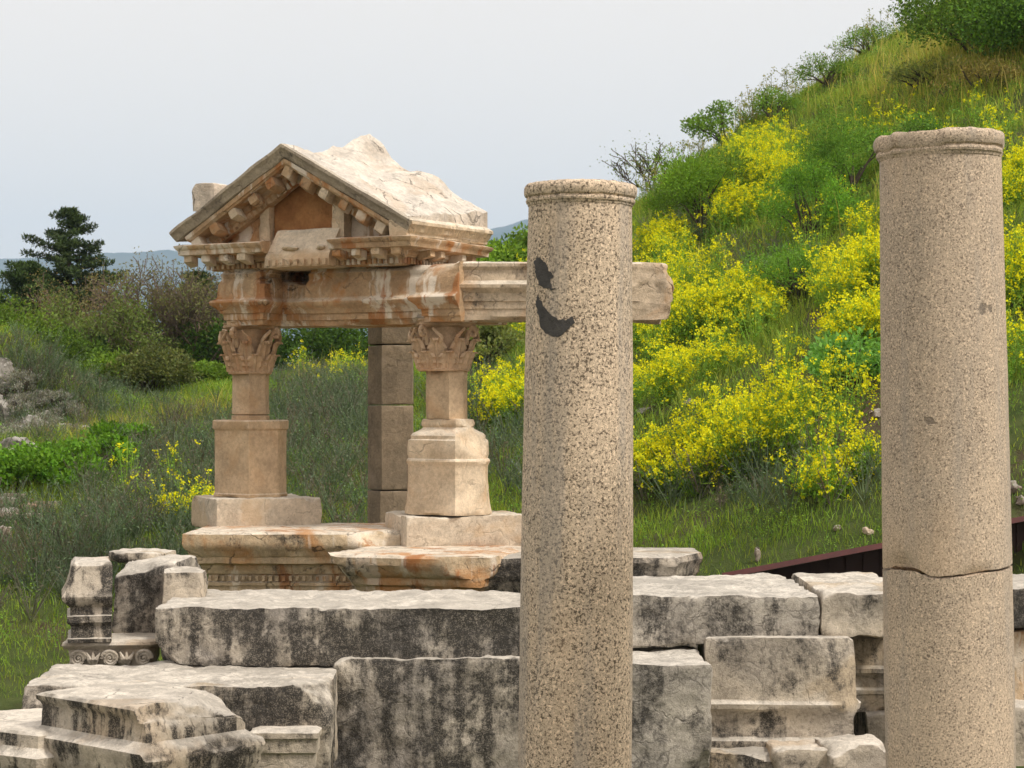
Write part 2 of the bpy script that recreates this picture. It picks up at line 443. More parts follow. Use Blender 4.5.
def make_columns():
    # speckled column
    d = 10.8; zt = (HOR-178)*(d-.30)/F + CZ; pb = P(575, 768, d); pt = P(580.5, 178, d)
    dx = (pt.x-pb.x)/(pt.z-pb.z)
    root = empty('granite_column', (pb.x - dx*pb.z, d, 0)); root.rotation_euler = (0, math.atan(dx), 0)
    tag(root, 'pale speckled granite column with two dark mortar patches near its top', 'column', 'granite columns in front of the ruin')
    H = zt - .121
    R1 = .279; R0 = .305
    build('shaft', column_drum(R0, R1, lambda t: .30, lambda t: H, H, rows=110, collar=COLLAR, broken=.12, seed=3), M['granite_a'], root, sharp=30)
    build('base', column_base(R0), M['granite_a'], root)
    # mortar patches, laid on the curve of the shaft
    def patch(poly):
        bm = bmesh.new(); pts = []
        for x, y in poly:
            lx = (x-580)*d/F; lz = (HOR-y)*d/F + CZ
            pts.append((lx, lz))
        n = len(pts); cx = sum(p[0] for p in pts)/n; cz = sum(p[1] for p in pts)/n
        # dense outline
        dense = []
        for i in range(n):
            a, b = pts[i], pts[(i+1) % n]
            for t in range(8): dense.append((a[0]+(b[0]-a[0])*t/8, a[1]+(b[1]-a[1])*t/8))
        def on(x, z, e):
            R = R0 + (R1-R0)*z/H + .010*math.sin(PI*z/H) + e
            xx = max(-R*.985, min(R*.985, x)); return (xx, -math.sqrt(R*R-xx*xx), z)
        n = len(dense)
        from mathutils.geometry import tessellate_polygon
        jit = [(x+.007*fbm(Vector((x*55, z*55, 1)), 3), z+.007*fbm(Vector((x*55, z*55, 5)), 3)) for x, z in dense]
        top = [bm.verts.new(on(x, z, .004)) for x, z in jit]
        for tri in tessellate_polygon([[Vector((x, z, 0)) for x, z in jit]]):
            try: bm.faces.new([top[i] for i in tri])
            except ValueError: pass
        for _ in range(3):
            bmesh.ops.subdivide_edges(bm, edges=[e for e in bm.edges if e.calc_length() > .015], cuts=1)
        bmesh.ops.triangulate(bm, faces=bm.faces[:])
        for v in bm.verts:
            R = R0 + (R1-R0)*v.co.z/H + .010*math.sin(PI*v.co.z/H) + .0035
            rr = math.hypot(v.co.x, v.co.y); v.co.x *= R/rr; v.co.y *= R/rr
        ex = bmesh.ops.extrude_edge_only(bm, edges=[e for e in bm.edges if e.is_boundary])
        for v in ex['geom']:
            if isinstance(v, bmesh.types.BMVert):
                rr = math.hypot(v.co.x, v.co.y); v.co.x *= (rr-.014)/rr; v.co.y *= (rr-.014)/rr
        return bm
    build('mortar_patch', patch([(534, 263), (538, 260), (542, 263), (546, 268), (549, 274), (553, 279), (549, 282), (551, 290), (556, 293), (548, 292), (543, 291), (538, 286), (535, 275)]), M['mortar'], root)
    build('mortar_patch', patch([(537, 297), (541, 305), (545, 311), (551, 318), (558, 322), (565, 322), (572, 319), (574, 325), (567, 332), (559, 339), (553, 339), (546, 335), (541, 328), (538, 317), (536, 305)]), M['mortar'], root)
    # cracked column
    d = 9.5; zt = (HOR-126)*(d-.30)/F + CZ; pb = P(950.5, 768, d); pt = P(939.5, 125, d)
    dx = (pt.x-pb.x)/(pt.z-pb.z)
    root = empty('granite_column', (pb.x - dx*pb.z, d, 0)); root.rotation_euler = (0, math.atan(dx), 0)
    tag(root, 'grey brown granite column with a jagged crack across it and chipped collar', 'column', 'granite columns in front of the ruin')
    H = zt - .121; R0, R1 = .300, .283
    zc = (HOR-571)*d/F + CZ
    def crack(t):
        x = math.cos(t)                       # -1 .. 1 across the face seen
        pts = [(-1.0, 568.5), (-.92, 567.5), (-.8, 568.5), (-.66, 569), (-.55, 573), (-.45, 577), (-.3, 577.5), (-.1, 576.5), (.1, 575.5), (.3, 574), (.45, 571.5), (.6, 571.5), (.72, 570), (.86, 568), (1.0, 565.5)]
        for a, b in zip(pts, pts[1:]):
            if a[0] <= x <= b[0]:
                y = a[1] + (b[1]-a[1])*(x-a[0])/(b[0]-a[0]); break
        y += .8*mn.noise(Vector((math.cos(t)*9, math.sin(t)*9, 2.2)))
        return (HOR-y)*(d-.29*max(0, -math.sin(t)))/F + CZ
    lo = column_drum(R0, R1, lambda t: .30, lambda t: crack(t)-.005 - .004*abs(mn.noise(Vector((t*4, 1, 1)))), H, rows=60, seed=5)
    up = column_drum(R0, R1, lambda t: crack(t)+.007 + .007*abs(mn.noise(Vector((t*5, 3, 1)))), lambda t: H, H, rows=70, collar=COLLAR, broken=.75, seed=9)
    # spall above the crack
    for v in up.verts:
        th = math.atan2(v.co.y, v.co.x); x = math.cos(th)
        if v.co.y < 0:
            zc_ = crack(th); e = v.co.z - zc_
            w = max(0, 1-abs(x+.82)/.22)*max(0, 1-e/.075) + .6*max(0, 1-abs(x-.25)/.35)*max(0, 1-e/.03)
            if w > 0 and e > -.01: 
                r = math.hypot(v.co.x, v.co.y); s = (r-.040*min(1, w))/r; v.co.x *= s; v.co.y *= s
    build('lower_drum', lo, M['granite_b'], root, sharp=30); build('upper_drum', up, M['granite_b'], root, sharp=30)
    build('base', column_base(R0), M['granite_b'], root)

make_columns()

# ------------------------------------------------------------------ front wall of fallen blocks
GB = 'tumbled marble blocks of the ruined wall'
def wall_blocks():
    o = block('marble_block', 'long black-crusted slab topping the wall beside the speckled column', 154, 552, 607, 667, 14.3, 1.35, M['marble_dark'], 11, rz=.01, group=GB, amp=.030, f=2.0, chips=9, chip_size=.13, iters=3)
    o = block('marble_block', 'pale long slab under the black-crusted slab, dark specked face', 19, 330, 686, 783, 13.3, 1.28, M['marble'], 12, rz=.03, group=GB, amp=.028, f=2.0, chips=7, chip_size=.15, iters=4)
    o = block('marble_block', 'big dark block with a brown hollow directly under the crusted slab', 331, 574, 657, 783, 14.25, 1.0, M['marble_dark'], 13, rz=.0, group=GB, amp=.03, chips=4, chip_size=.08)
    o = block('marble_block', 'pale block with rounded top edge beside the foot of the speckled column', 578, 713, 664, 784, 13.95, 1.05, M['marble_grey'], 14, rz=.04, group=GB, amp=.026, chips=6, chip_size=.18, iters=7)
    o = block('marble_block', 'long veined slab topping the wall between the two columns', 560, 821, 595, 645, 14.7, 1.8, M['marble_grey'], 15, rz=.02, group=GB, amp=.028, f=2.0, chips=7, chip_size=.11, iters=3)
    o = block('marble_block', 'short broken block with a black stain beside the cracked column', 822, 915, 592, 639, 14.72, 1.75, M['marble'], 16, rz=-.01, group=GB, amp=.03, chips=4, chip_size=.07)
    o = block('marble_block', 'black-faced block beyond the cracked column on the wall top', 962, 1075, 588, 629, 14.9, 1.4, M['marble_dark'], 17, rz=.0, group=GB, amp=.028, chips=3)
    o = block('marble_block', 'tall brown block under the black-faced block behind the cracked column', 968, 1060, 631, 706, 15.0, .9, M['cornice'], 18, rz=.06, group=GB, amp=.03, chips=5, chip_size=.14)
    o = block('marble_block', 'pale low block at the base beyond the cracked column', 975, 1080, 706, 785, 14.6, .8, M['marble_light'], 19, rz=-.1, group=GB, amp=.02, chips=4)
    # moulded block between the columns
    d = 14.55; sc = d/F
    c = P(781, 750, d); w = 156*sc; hgt = 112*sc
    fp = [(-w/2, 0), (w/2, 0), (w/2, .8), (-w/2, .8)]
    pr = [(.0, 0), (.012, .005), (.012, 9*sc), (-.02, 10*sc), (-.035, 12*sc), (-.035, 32*sc), (-.01, 38*sc), (.02, 41*sc), (.025, 46*sc), (.0, 48*sc), (-.012, 50*sc), (-.015, hgt)]
    bm = profiled(fp, pr, .04, .035); chop(bm, (w/2, 0, hgt*.55), (1, -.35, .1), 3, .02); chop(bm, (w*.4, 0, .34), (.6, -1, .25), 4, .02); weather(bm, 21, 2, .4, .010, 3, .004)
    tag(build('moulded_block', bm, M['marble'], None, c, -.03), 'moulded block with a stepped lower ledge between the columns', 'stone block', GB)
    # moulded block hidden deep in the gap
    d = 15.5; sc = d/F; c = P(905, 712, d)
    fp = [(-.5, 0), (.4, 0), (.4, .5), (-.5, .5)]
    pr = [(0, 0), (0, .13), (.02, .14), (.02, .17), (.0, .19), (.0, .26), (.03, .29), (.05, .31), (.05, .34), (.0, .36), (-.02, .60)]
    bm = profiled(fp, pr, .05, .04); weather(bm, 22, 2, .4, .006)
    tag(build('moulded_block', bm, M['marble'], None, c, 0), 'stain-streaked moulded block deep in the gap beside the cracked column', 'stone block', GB)
    block('marble_block', 'low stone in the dark gap carrying the streaked moulded block', 866, 960, 712, 790, 15.4, .7, M['marble'], 23, group=GB)
    # rubble at the foot
    specs = [(735, 760, 700, 768, 14.5, 'brown weathered rubble stone at the foot of the moulded block', 'marble'),
             (800, 748, 60, 60, 14.2, 'pale jagged rubble stone under the moulded block corner', 'marble_light'),
             (845, 745, 70, 60, 14.1, 'flat pale rubble stone leaning by the cracked column foot', 'marble_light')]
    for i, (px, py, w_, s, label, m) in enumerate([(745, 752, 96, 31, specs[0][5], 'marble'), (808, 749, 74, 32, specs[1][5], 'marble_light'), (858, 744, 66, 34, specs[2][5], 'marble_light')]):
        d = 14.3 - .1*i; sc = d/F
        bm = block_bm(w_*sc, .45, (784-py)*sc, 30+i, iters=3, amp=.03, chips=7, chip_size=.09)
        c = P(px, 784, d)
        tag(build('rubble_stone', bm, M[m], None, c+Vector((0, .2, 0)), .2*(i-1)), label, 'stone', 'rubble stones at the wall foot')

wall_blocks()

# ------------------------------------------------------------------ pile at the wall's outer end
def volute(bm, c, r, axis_y=0.0, turns=2.4, w=.02, depth=.05, flip=1):
    """a raised spiral on a face looking along -y"""
    pts = []; n = 40
    for i in range(n+1):
        t = i/n; a = t*turns*2*PI; rr = r*(1-.86*t)
        pts.append((c[0]+flip*rr*math.cos(a), c[1], c[2]+rr*math.sin(a)))
    tube(bm, pts, [w*(1-.6*i/n) for i in range(n+1)], 6)
    bmesh.ops.create_uvsphere(bm, u_segments=8, v_segments=6, radius=r*.17, matrix=Matrix.Translation(c))

def outer_pile():
    g = 'fallen pieces piled at the outer end of the wall'
    # support, then ionic capital
    block('marble_block', 'low grey stone on the grass carrying the scroll-carved capital', 60, 160, 667, 768, 15.15, .6, M['marble_grey'], 41, group=g)
    d = 15.0; sc = d/F; c = P(112, 668, d)
    root = empty('ionic_capital', c, .10)
    tag(root, 'scroll-carved ionic capital slab lying under the moulded pile block', 'capital', g)
    w = 92*sc; h = 27*sc
    fp = [(-w/2+.02, 0), (w/2-.08, 0), (w/2-.02, .10), (w/2-.02, .55), (-w/2+.02, .55)]
    bm = profiled(fp, [(-.01, 0), (-.005, h*.62), (.0, h*.7), (.035, h*.78), (.045, h*.86), (.04, h*.97), (.01, h)], .03, .03); weather(bm, 42, 2, .4, .006)
    build('abacus', bm, M['marble_light'], root)
    bm = bmesh.new()
    for x, f in ((-w*.36, 1), (-w*.02, -1), (w*.34, 1)):
        volute(bm, (x, -.012, h*.36), h*.30, flip=f, w=.018)
    for x in (-w*.2, w*.16):
        for q in range(3):
            a = -.5+q*.5
            tube(bm, [(x+.02*a, -.005, h*.08), (x+.05*a, -.03, h*.35), (x+.10*a, -.015, h*.6)], [.012, .02, .006], 6)
    build('volute_carving', bm, M['marble_light'], root)
    # moulded end block
    d = 14.95; sc = d/F; c = P(93, 642, d)
    w = 34*sc/.9; h = 80*sc
    fp = [(-w/2, 0), (w/2, 0), (w/2, .62), (-w/2, .62)]
    pr = [(.045, 0), (.045, .03), (.02, .035), (.02, .12), (.03, .13), (.05, .15), (.05, .2), (.025, .205), (.025, .26), (.06, .29), (.085, .32), (.09, .345), (.06, .40), (.035, .48), (.02, .57), (-.01, h)]
    bm = profiled(fp, pr, .035, .035)
    for v in bm.verts:
        v.co.x = min(v.co.x, w/2 + .004*mn.noise(v.co*9)); v.co.y = min(v.co.y, .62)
    weather(bm, 43, 1, .35, .006, 3, .004, 2.5, .008)
    tag(build('moulded_block', bm, M['marble_streak'], None, c, .22), 'upright moulded cornice end standing on the scroll-carved capital', 'stone block', g)
    block('marble_block', 'black-streaked block behind the upright moulded cornice end', 112, 176, 562, 641, 15.55, .75, M['marble_dark'], 44, rz=-.12, group=g, chips=5, amp=.03, chip_size=.12)
    block('marble_block', 'thin flat slab lying on the black-streaked block', 102, 162, 552, 563, 16.0, .5, M['marble'], 45, rz=-.1, group=g, chips=3)
    block('marble_block', 'pale rounded block behind the end of the black-crusted slab', 162, 204, 571, 650, 15.15, .5, M['marble_light'], 46, rz=.05, group=g, iters=10, chips=5, chip_size=.16)

outer_pile()

# ------------------------------------------------------------------ front moulded pieces
def front_pieces():
    g = 'moulded cornice pieces lying in front'
    d = 11.8; c = P(147, 768, d); c.z = 0
    ztop = CZ + (HOR-708)*d/F
    a = math.radians(42)
    L, B = 1.06, .72
    # plan: corner nearest the camera at origin; left arm runs back-left, right arm back-right
    fp = [(0, 0), (B*math.cos(.80), B*math.sin(.80)), (B*math.cos(.80)-L*math.cos(a), B*math.sin(.80)+L*math.sin(a)), (-L*math.cos(a), L*math.sin(a))]
    zm = CZ + (HOR-752)*d/F
    pr = [(.04, 0), (.04, zm-.32), (.05, zm-.18), (.075, zm-.14), (.075, zm-.10), (.08, zm-.09), (.085, zm-.05), (.10, zm-.02), (.10, zm+.0), (.03, zm+.03), (.005, zm+.05), (.0, ztop-.09), (.012, ztop-.07), (.03, ztop-.05), (.035, ztop-.02), (.015, ztop), (-.12, ztop+.004), (-.3, ztop+.003)]
    bm = profiled(fp, pr, .035, .035)
    # sloping break on the near right side
    e = Vector((math.cos(.80), math.sin(.80), 0)); nrm = Vector((e.y, -e.x, 0))
    chop(bm, Vector((0, 0, ztop+.02)) + e*.12, (nrm*.42 + e*.30 + Vector((0, 0, 1))), 5, .03)
    chop(bm, Vector((0, 0, zm+.10)) + e*.42 + nrm*.0, (nrm*1.0 + Vector((0, 0, .55))), 6, .03)
    weather(bm, 51, 1, .35, .008, 3, .004, 2.5, .01)
    tag(build('moulded_block', bm, M['marble_streak'], None, c), 'pale moulded cornice piece with a broken sloping side, lowest in front', 'stone block', g)
    d = 12.3; c = P(38, 768, d); c.z = 0; ztop = CZ + (HOR-733)*d/F; zm = CZ+(HOR-757)*d/F
    fp = [(0, 0), (.5, .45), (-.2, 1.1), (-1.0, .62)]
    pr = [(.0, 0), (.0, zm-.3), (.03, zm-.14), (.05, zm-.10), (.06, zm-.05), (.07, zm), (.03, zm+.02), (.0, zm+.05), (.0, ztop-.02), (-.02, ztop), (-.2, ztop+.01)]
    bm = profiled(fp, pr, .04, .04); chop(bm, (.1, .1, ztop), (.5, -.2, 1), 7, .02); weather(bm, 52, 2, .35, .008)
    tag(build('moulded_block', bm, M['marble_streak'], None, c), 'lower moulded cornice piece running on beside the broken sloping one', 'stone block', g)
    # small moulded stone tucked beside
    d = 13.14; sc = d/F
    c = P(284, 775, d); w = 60*sc
    fp = [(-w/2, 0), (w/2, 0), (w/2, .3), (-w/2, .3)]
    h = 45*sc
    pr = [(0, 0), (0, h*.45), (.02, h*.5), (.02, h*.78), (.035, h*.82), (.035, h*.95), (.01, h)]
    bm = profiled(fp, pr, .035, .03); weather(bm, 53, 2, .35, .006)
    tag(build('moulded_block', bm, M['marble_light'], None, c, .0), 'small moulded stone set against the foot of the pale long slab', 'stone block', g)

front_pieces()
# ------------------------------------------------------------------ the shrine (one built thing)
RA = math.radians(27); CR, SR = math.cos(RA), math.sin(RA)
OD = 19.0
_o = P(443, 545, OD); OX, OY, OZ = _o.x, OD, _o.z
def LX(px, ly):
    k = (px-512)/F
    return (k*(OY+ly*CR) - OX - ly*SR)/(CR + k*SR)
def LD(lx, ly): return OY - lx*SR + ly*CR
def LZ(py, lx, ly): return CZ + (HOR-py)*LD(lx, ly)/F - OZ

shrine = empty('ruined_shrine', (OX, OY, OZ), -RA)
tag(shrine, 'ruined marble shrine with gabled top on two carved pillars', 'ruin')

XL = LX(250, 0); XR = 0.0

def fleur(bm, base_pt, out, side, h, w, curl, seed=0):
    """one acanthus leaf: a lobed, cupped sheet with thickness that curls over at its tip"""
    nu, nv = 8, 11; V = []
    up = Vector((0, 0, 1))
    for j in range(nv+1):
        t = j/nv
        zz = h*min(1, t*1.12) if t < .86 else h*(.963 - (t-.86)*.9)
        oo = curl*(t**2.2) + .012*math.sin(t*PI)
        half = w*.5*(.62+.5*math.sin(PI*min(1, t*1.05)))*(1-.45*max(0, t-.7)/.3)
        lob = 1 - .28*abs(math.sin(t*PI*3.5))
        row = []
        for i in range(nu+1):
            s = i/nu*2-1
            dep = oo - .022*(abs(s)**1.5)*(1-.3*t) + .015*math.cos(s*PI*3.0)*(1-t*.3) + .011*math.cos(t*PI*7)*abs(s)
            row.append(bm.verts.new(base_pt + out*dep + side*(s*half*lob) + up*zz))
        V.append(row)
    for j in range(nv):
        for i in range(nu): bm.faces.new((V[j][i], V[j][i+1], V[j+1][i+1], V[j+1][i]))

def capital_bm(r0, r1, h, rot, seed, abw):
    """corinthian capital standing at z=0"""
    bm = bmesh.new(); seg = 48; rows = 16
    rings = []
    for j in range(rows+1):
        t = j/rows; r = r0*(1-.10*min(1, t*5)) + (r1-r0)*(t**3)*.8; ring = []
        for k in range(seg): ring.append(bm.verts.new((r*math.cos(2*PI*k/seg), r*math.sin(2*PI*k/seg), t*h*.86)))
        rings.append(ring)
    for a, b in zip(rings, rings[1:]):
        for k in range(seg): bm.faces.new((a[k], a[(k+1) % seg], b[(k+1) % seg], b[k]))
    bm.faces.new(rings[0][::-1]); bm.faces.new(rings[-1])
    # astragal
    ring = [(r0+.012)*1.0]
    tube(bm, [((r0+.008)*math.cos(2*PI*k/24), (r0+.008)*math.sin(2*PI*k/24), .012) for k in range(25)], [.016]*25, 6)
    leaf = bmesh.new()
    for row, (hh, ww, cu, n0) in enumerate([(h*.38, .17, .085, 0), (h*.66, .17, .115, .5)]):
        for k in range(8):
            a = rot + 2*PI*(k+n0)/8
            out = Vector((math.cos(a), math.sin(a), 0)); side = Vector((-math.sin(a), math.cos(a), 0))
            fleur(leaf, out*(r0+.016+.006*(1-row)) + Vector((0, 0, .02)), out, side, hh*(.96+.08*mn.noise(Vector((k, seed, row)))), ww*r0/.2*1.02, cu)
    bmesh.ops.solidify(leaf, geom=leaf.faces[:], thickness=.016)
    me = bpy.data.meshes.new('x'); leaf.to_mesh(me); leaf.free(); bm.from_mesh(me); bpy.data.meshes.remove(me)
    # corner volutes and inner spirals
    for k in range(4):
        a = rot + PI/4 + PI/2*k
        out = Vector((math.cos(a), math.sin(a), 0)); side = Vector((-math.sin(a), math.cos(a), 0))
        pts = []
        for i in range(26):
            t = i/25
            if t < .45:
                u = t/.45; pts.append(out*(r0+.03 + (abw*1.12-r0-.03)*u**1.6) + Vector((0, 0, h*(.5+.36*u))))
            else:
                u = (t-.45)/.55; an = PI*.5 - u*3.6*PI*.8; rr = .050*(1-.75*u)
                pts.append(out*(abw*1.12 + rr*math.cos(an)*1.0 ) + Vector((0, 0, h*.86-.05 + rr*math.sin(an))))
        tube(bm, pts, [.030*(1-.40*i/25) for i in range(26)], 6)
        for f in (-1, 1):                       # helices to the middle of each side
            b = a + f*PI/4*.55
            o2 = Vector((math.cos(b), math.sin(b), 0))
            pts = [o2*(r0+.04+.10*i/10) + side*f*(.045*math.sin(i*.5)) + Vector((0, 0, h*(.52+.034*i))) for i in range(10)]
            tube(bm, pts, [.024*(1-.05*i) for i in range(10)], 6)
    # abacus with hollow sides
    fp = []
    for k in range(4):
        a = rot + PI/4 + PI/2*k; b = a + PI/2
        A = Vector((math.cos(a), math.sin(a)))*abw*1.28; B = Vector((math.cos(b), math.sin(b)))*abw*1.28
        mid = (A+B)*.5; nin = mid.normalized()
        t = (B-A).normalized()
        fp.append(A + t*.035)
        for q in (.25, .5, .75): 
            p = A.lerp(B, q); fp.append(p - nin*(.022*math.sin(PI*q)))
        fp.append(B - t*.035)
    fp = [(p.x, p.y) for p in fp]
    ab = profiled(fp, [(-.04, h*.84), (-.02, h*.875), (0, h*.89), (0, h*.935), (-.012, h*.94), (-.005, h*.96), (.006, h*.985), (.0, h)], .05, .03)
    me = bpy.data.meshes.new('x'); ab.to_mesh(me); ab.free(); bm.from_mesh(me); bpy.data.meshes.remove(me)
    return bm

def move(bm, v):
    bmesh.ops.translate(bm, vec=v, verts=bm.verts[:]); return bm
def spin(bm, a):
    bmesh.ops.rotate(bm, cent=(0, 0, 0), matrix=Matrix.Rotation(a, 3, 'Z'), verts=bm.verts[:]); return bm
UNROT = RA      # turn a plan drawn in view axes into the shrine's axes

def view_xy(px, d):      # local plan coordinates of the point at column px, distance d
    X = (px-512)*d/F - OX; Y = d - OY
    return X*CR - Y*SR, X*SR + Y*CR

def shrine_columns():
    # ---- column with the tall faceted pedestal
    d = LD(XL, 0); sc = d/F
    cx, cy = view_xy(250, d)
    z0 = LZ(528, XL, 0); z1 = LZ(496.5, XL, 0); z2 = LZ(420, XL, 0); z3 = LZ(374, XL, 0); z4 = LZ(322, XL, 0)
    # plinth: turned so that its pale narrow face looks to the side
    a = math.radians(24)
    w, b = 103*sc/math.cos(a-.12), .98
    bm = block_bm(w, b, z1-z0, 61, iters=4, amp=.015, chips=4, chip_size=.06)
    px_, py_ = view_xy(256, d+.05)
    spin(bm, a+UNROT); move(bm, (px_, py_, z0))
    build('plinth', bm, M['plinth'], shrine)
    # pedestal, six sided
    def hexplan(s, r=.0):
        pts = [(-.36, .08), (-.345, -.06), (.03, -.38), (.30, -.20), (.36, .04), (.33, .28), (0, .42), (-.33, .26)]
        return [(x*s, y*s) for x, y in pts]
    h = z2-z1
    pr = [(.012, 0), (.012, .03), (.0, .04), (.0, h-.10), (.008, h-.095), (.020, h-.085), (.022, h-.01), (.01, h), (-.1, h+.002)]
    bm = profiled(hexplan(1.0), pr, .05, .06); weather(bm, 62, 1, .3, .003, 3, .0015)
    spin(bm, UNROT+.02); move(bm, (cx, cy, z1)); build('pedestal', bm, M['warm_plain'], shrine)
    # shaft
    h = z3-z2
    fp = [(-.185, .04), (-.125, -.08), (.02, -.20), (.165, -.09), (.185, .04), (.15, .17), (0, .22), (-.15, .17)]
    pr = [(.006, 0), (.006, .045), (-.02, .047), (-.02, .056), (.004, .058), (.004, .10), (.0, .104), (-.002, h-.02), (.008, h)]
    bm = profiled(fp, pr, .04, .05); weather(bm, 63, 1, .3, .003, 3, .0015)
    spin(bm, UNROT); move(bm, (cx, cy, z2)); build('shaft', bm, M['warm_plain'], shrine)
    bm = capital_bm(.195, .20, z4-z3, UNROT+.35, 64, .262); weather(bm, 64, 1, .25, .010, 4, .003)
    move(bm, (cx, cy, z3)); build('capital', bm, M['capital'], shrine, sharp=45)
    # ---- column with the flared moulded pedestal
    d = OD; sc = d/F
    z0 = 0.0; z1 = LZ(513.5, 0, 0); z2 = LZ(419, 0, 0); z3 = LZ(371, 0, 0); z4 = LZ(320, 0, 0)
    cx, cy = view_xy(448, d)
    w = 142*sc*.9; a = math.radians(16)
    bm = block_bm(w, 1.0, z1-z0, 65, iters=4, amp=.022, chips=4, chip_size=.07)
    px_, py_ = view_xy(457, d+.1); spin(bm, a+UNROT); move(bm, (px_, py_, z0)); build('plinth', bm, M['plinth'], shrine)
    h = z2-z1
    fp = [(-.36, .06), (-.34, -.06), (.08, -.38), (.33, -.20), (.36, .02), (.33, .28), (0, .42), (-.33, .28)]
    pr = [(.055, 0), (.058, .02), (.04, .10), (.028, .22), (.022, .36), (.024, .46), (.035, .475), (.045, .50), (.035, .52), (.02, .525), (.022, .545), (.03, .56), (.03, .64), (.025, .70), (.0, .705),
          (-.005, .72), (.0, .74), (-.02, .765), (-.06, .78), (-.10, .80), (-.12, .82), (-.105, .835), (-.10, .86), (-.115, h), (-.2, h+.003)]
    bm = profiled(fp, pr, .045, .04); weather(bm, 66, 2, .35, .006, 3, .002); chop(bm, (.28, -.2, .62), (.8, -.6, .5), 3, .015)
    spin(bm, UNROT); move(bm, (cx, cy, z1)); build('pedestal', bm, M['warm_pale'], shrine)
    h = z3-z2
    fp = [(-.195, .03), (-.165, -.06), (.03, -.20), (.16, -.12), (.20, .0), (.16, .19), (0, .24), (-.17, .18)]
    pr = [(.0, 0), (.0, .05), (.0, h-.03), (.006, h)]
    cx, cy = view_xy(446.5, d)
    bm = profiled(fp, pr, .035, .045); weather(bm, 67, 1, .3, .003, 3, .0015)
    spin(bm, UNROT); move(bm, (cx, cy, z2)); build('shaft', bm, M['warm_plain'], shrine)
    cx, cy = view_xy(443.5, d)
    bm = capital_bm(.225, .235, z4-z3, UNROT+.2, 68, .300); weather(bm, 68, 1, .22, .006, 4, .003)
    move(bm, (cx, cy, z3)); build('capital', bm, M['capital'], shrine, sharp=45)

shrine_columns()

def pier():
    d = 21.0; sc = d/F
    g = OZ; zb = P(390, 523, d).z-.15 - OZ
    zt = P(390, 321, d).z - OZ
    x0, y0 = view_xy(390, d)
    js = [523+14, 490, 405, 345, 321]
    bm = bmesh.new()
    for a, b in zip(js, js[1:]):
        za, zb2 = P(390, a, d).z-OZ+.006, P(390, b, d).z-OZ-.006
        wob = .012*mn.noise(Vector((a, 1, 1)))
        fp = [(-.235+wob, .08), (-.075+wob, -.16), (.235+wob, -.10), (.23+wob, .30), (-.22+wob, .36)]
        if a == 523+14: fp = [(x*.93-.02, y) for x, y in fp]
        profiled(fp, [(0, za), (.004, za+.01), (.004, zb2-.01), (0, zb2)], .05, .06, bm)
    weather(bm, 71, 1, .3, .004, 3, .002)
    spin(bm, UNROT); move(bm, (x0, y0, 0))
    build('rear_pier', bm, M['pier'], shrine)
pier()

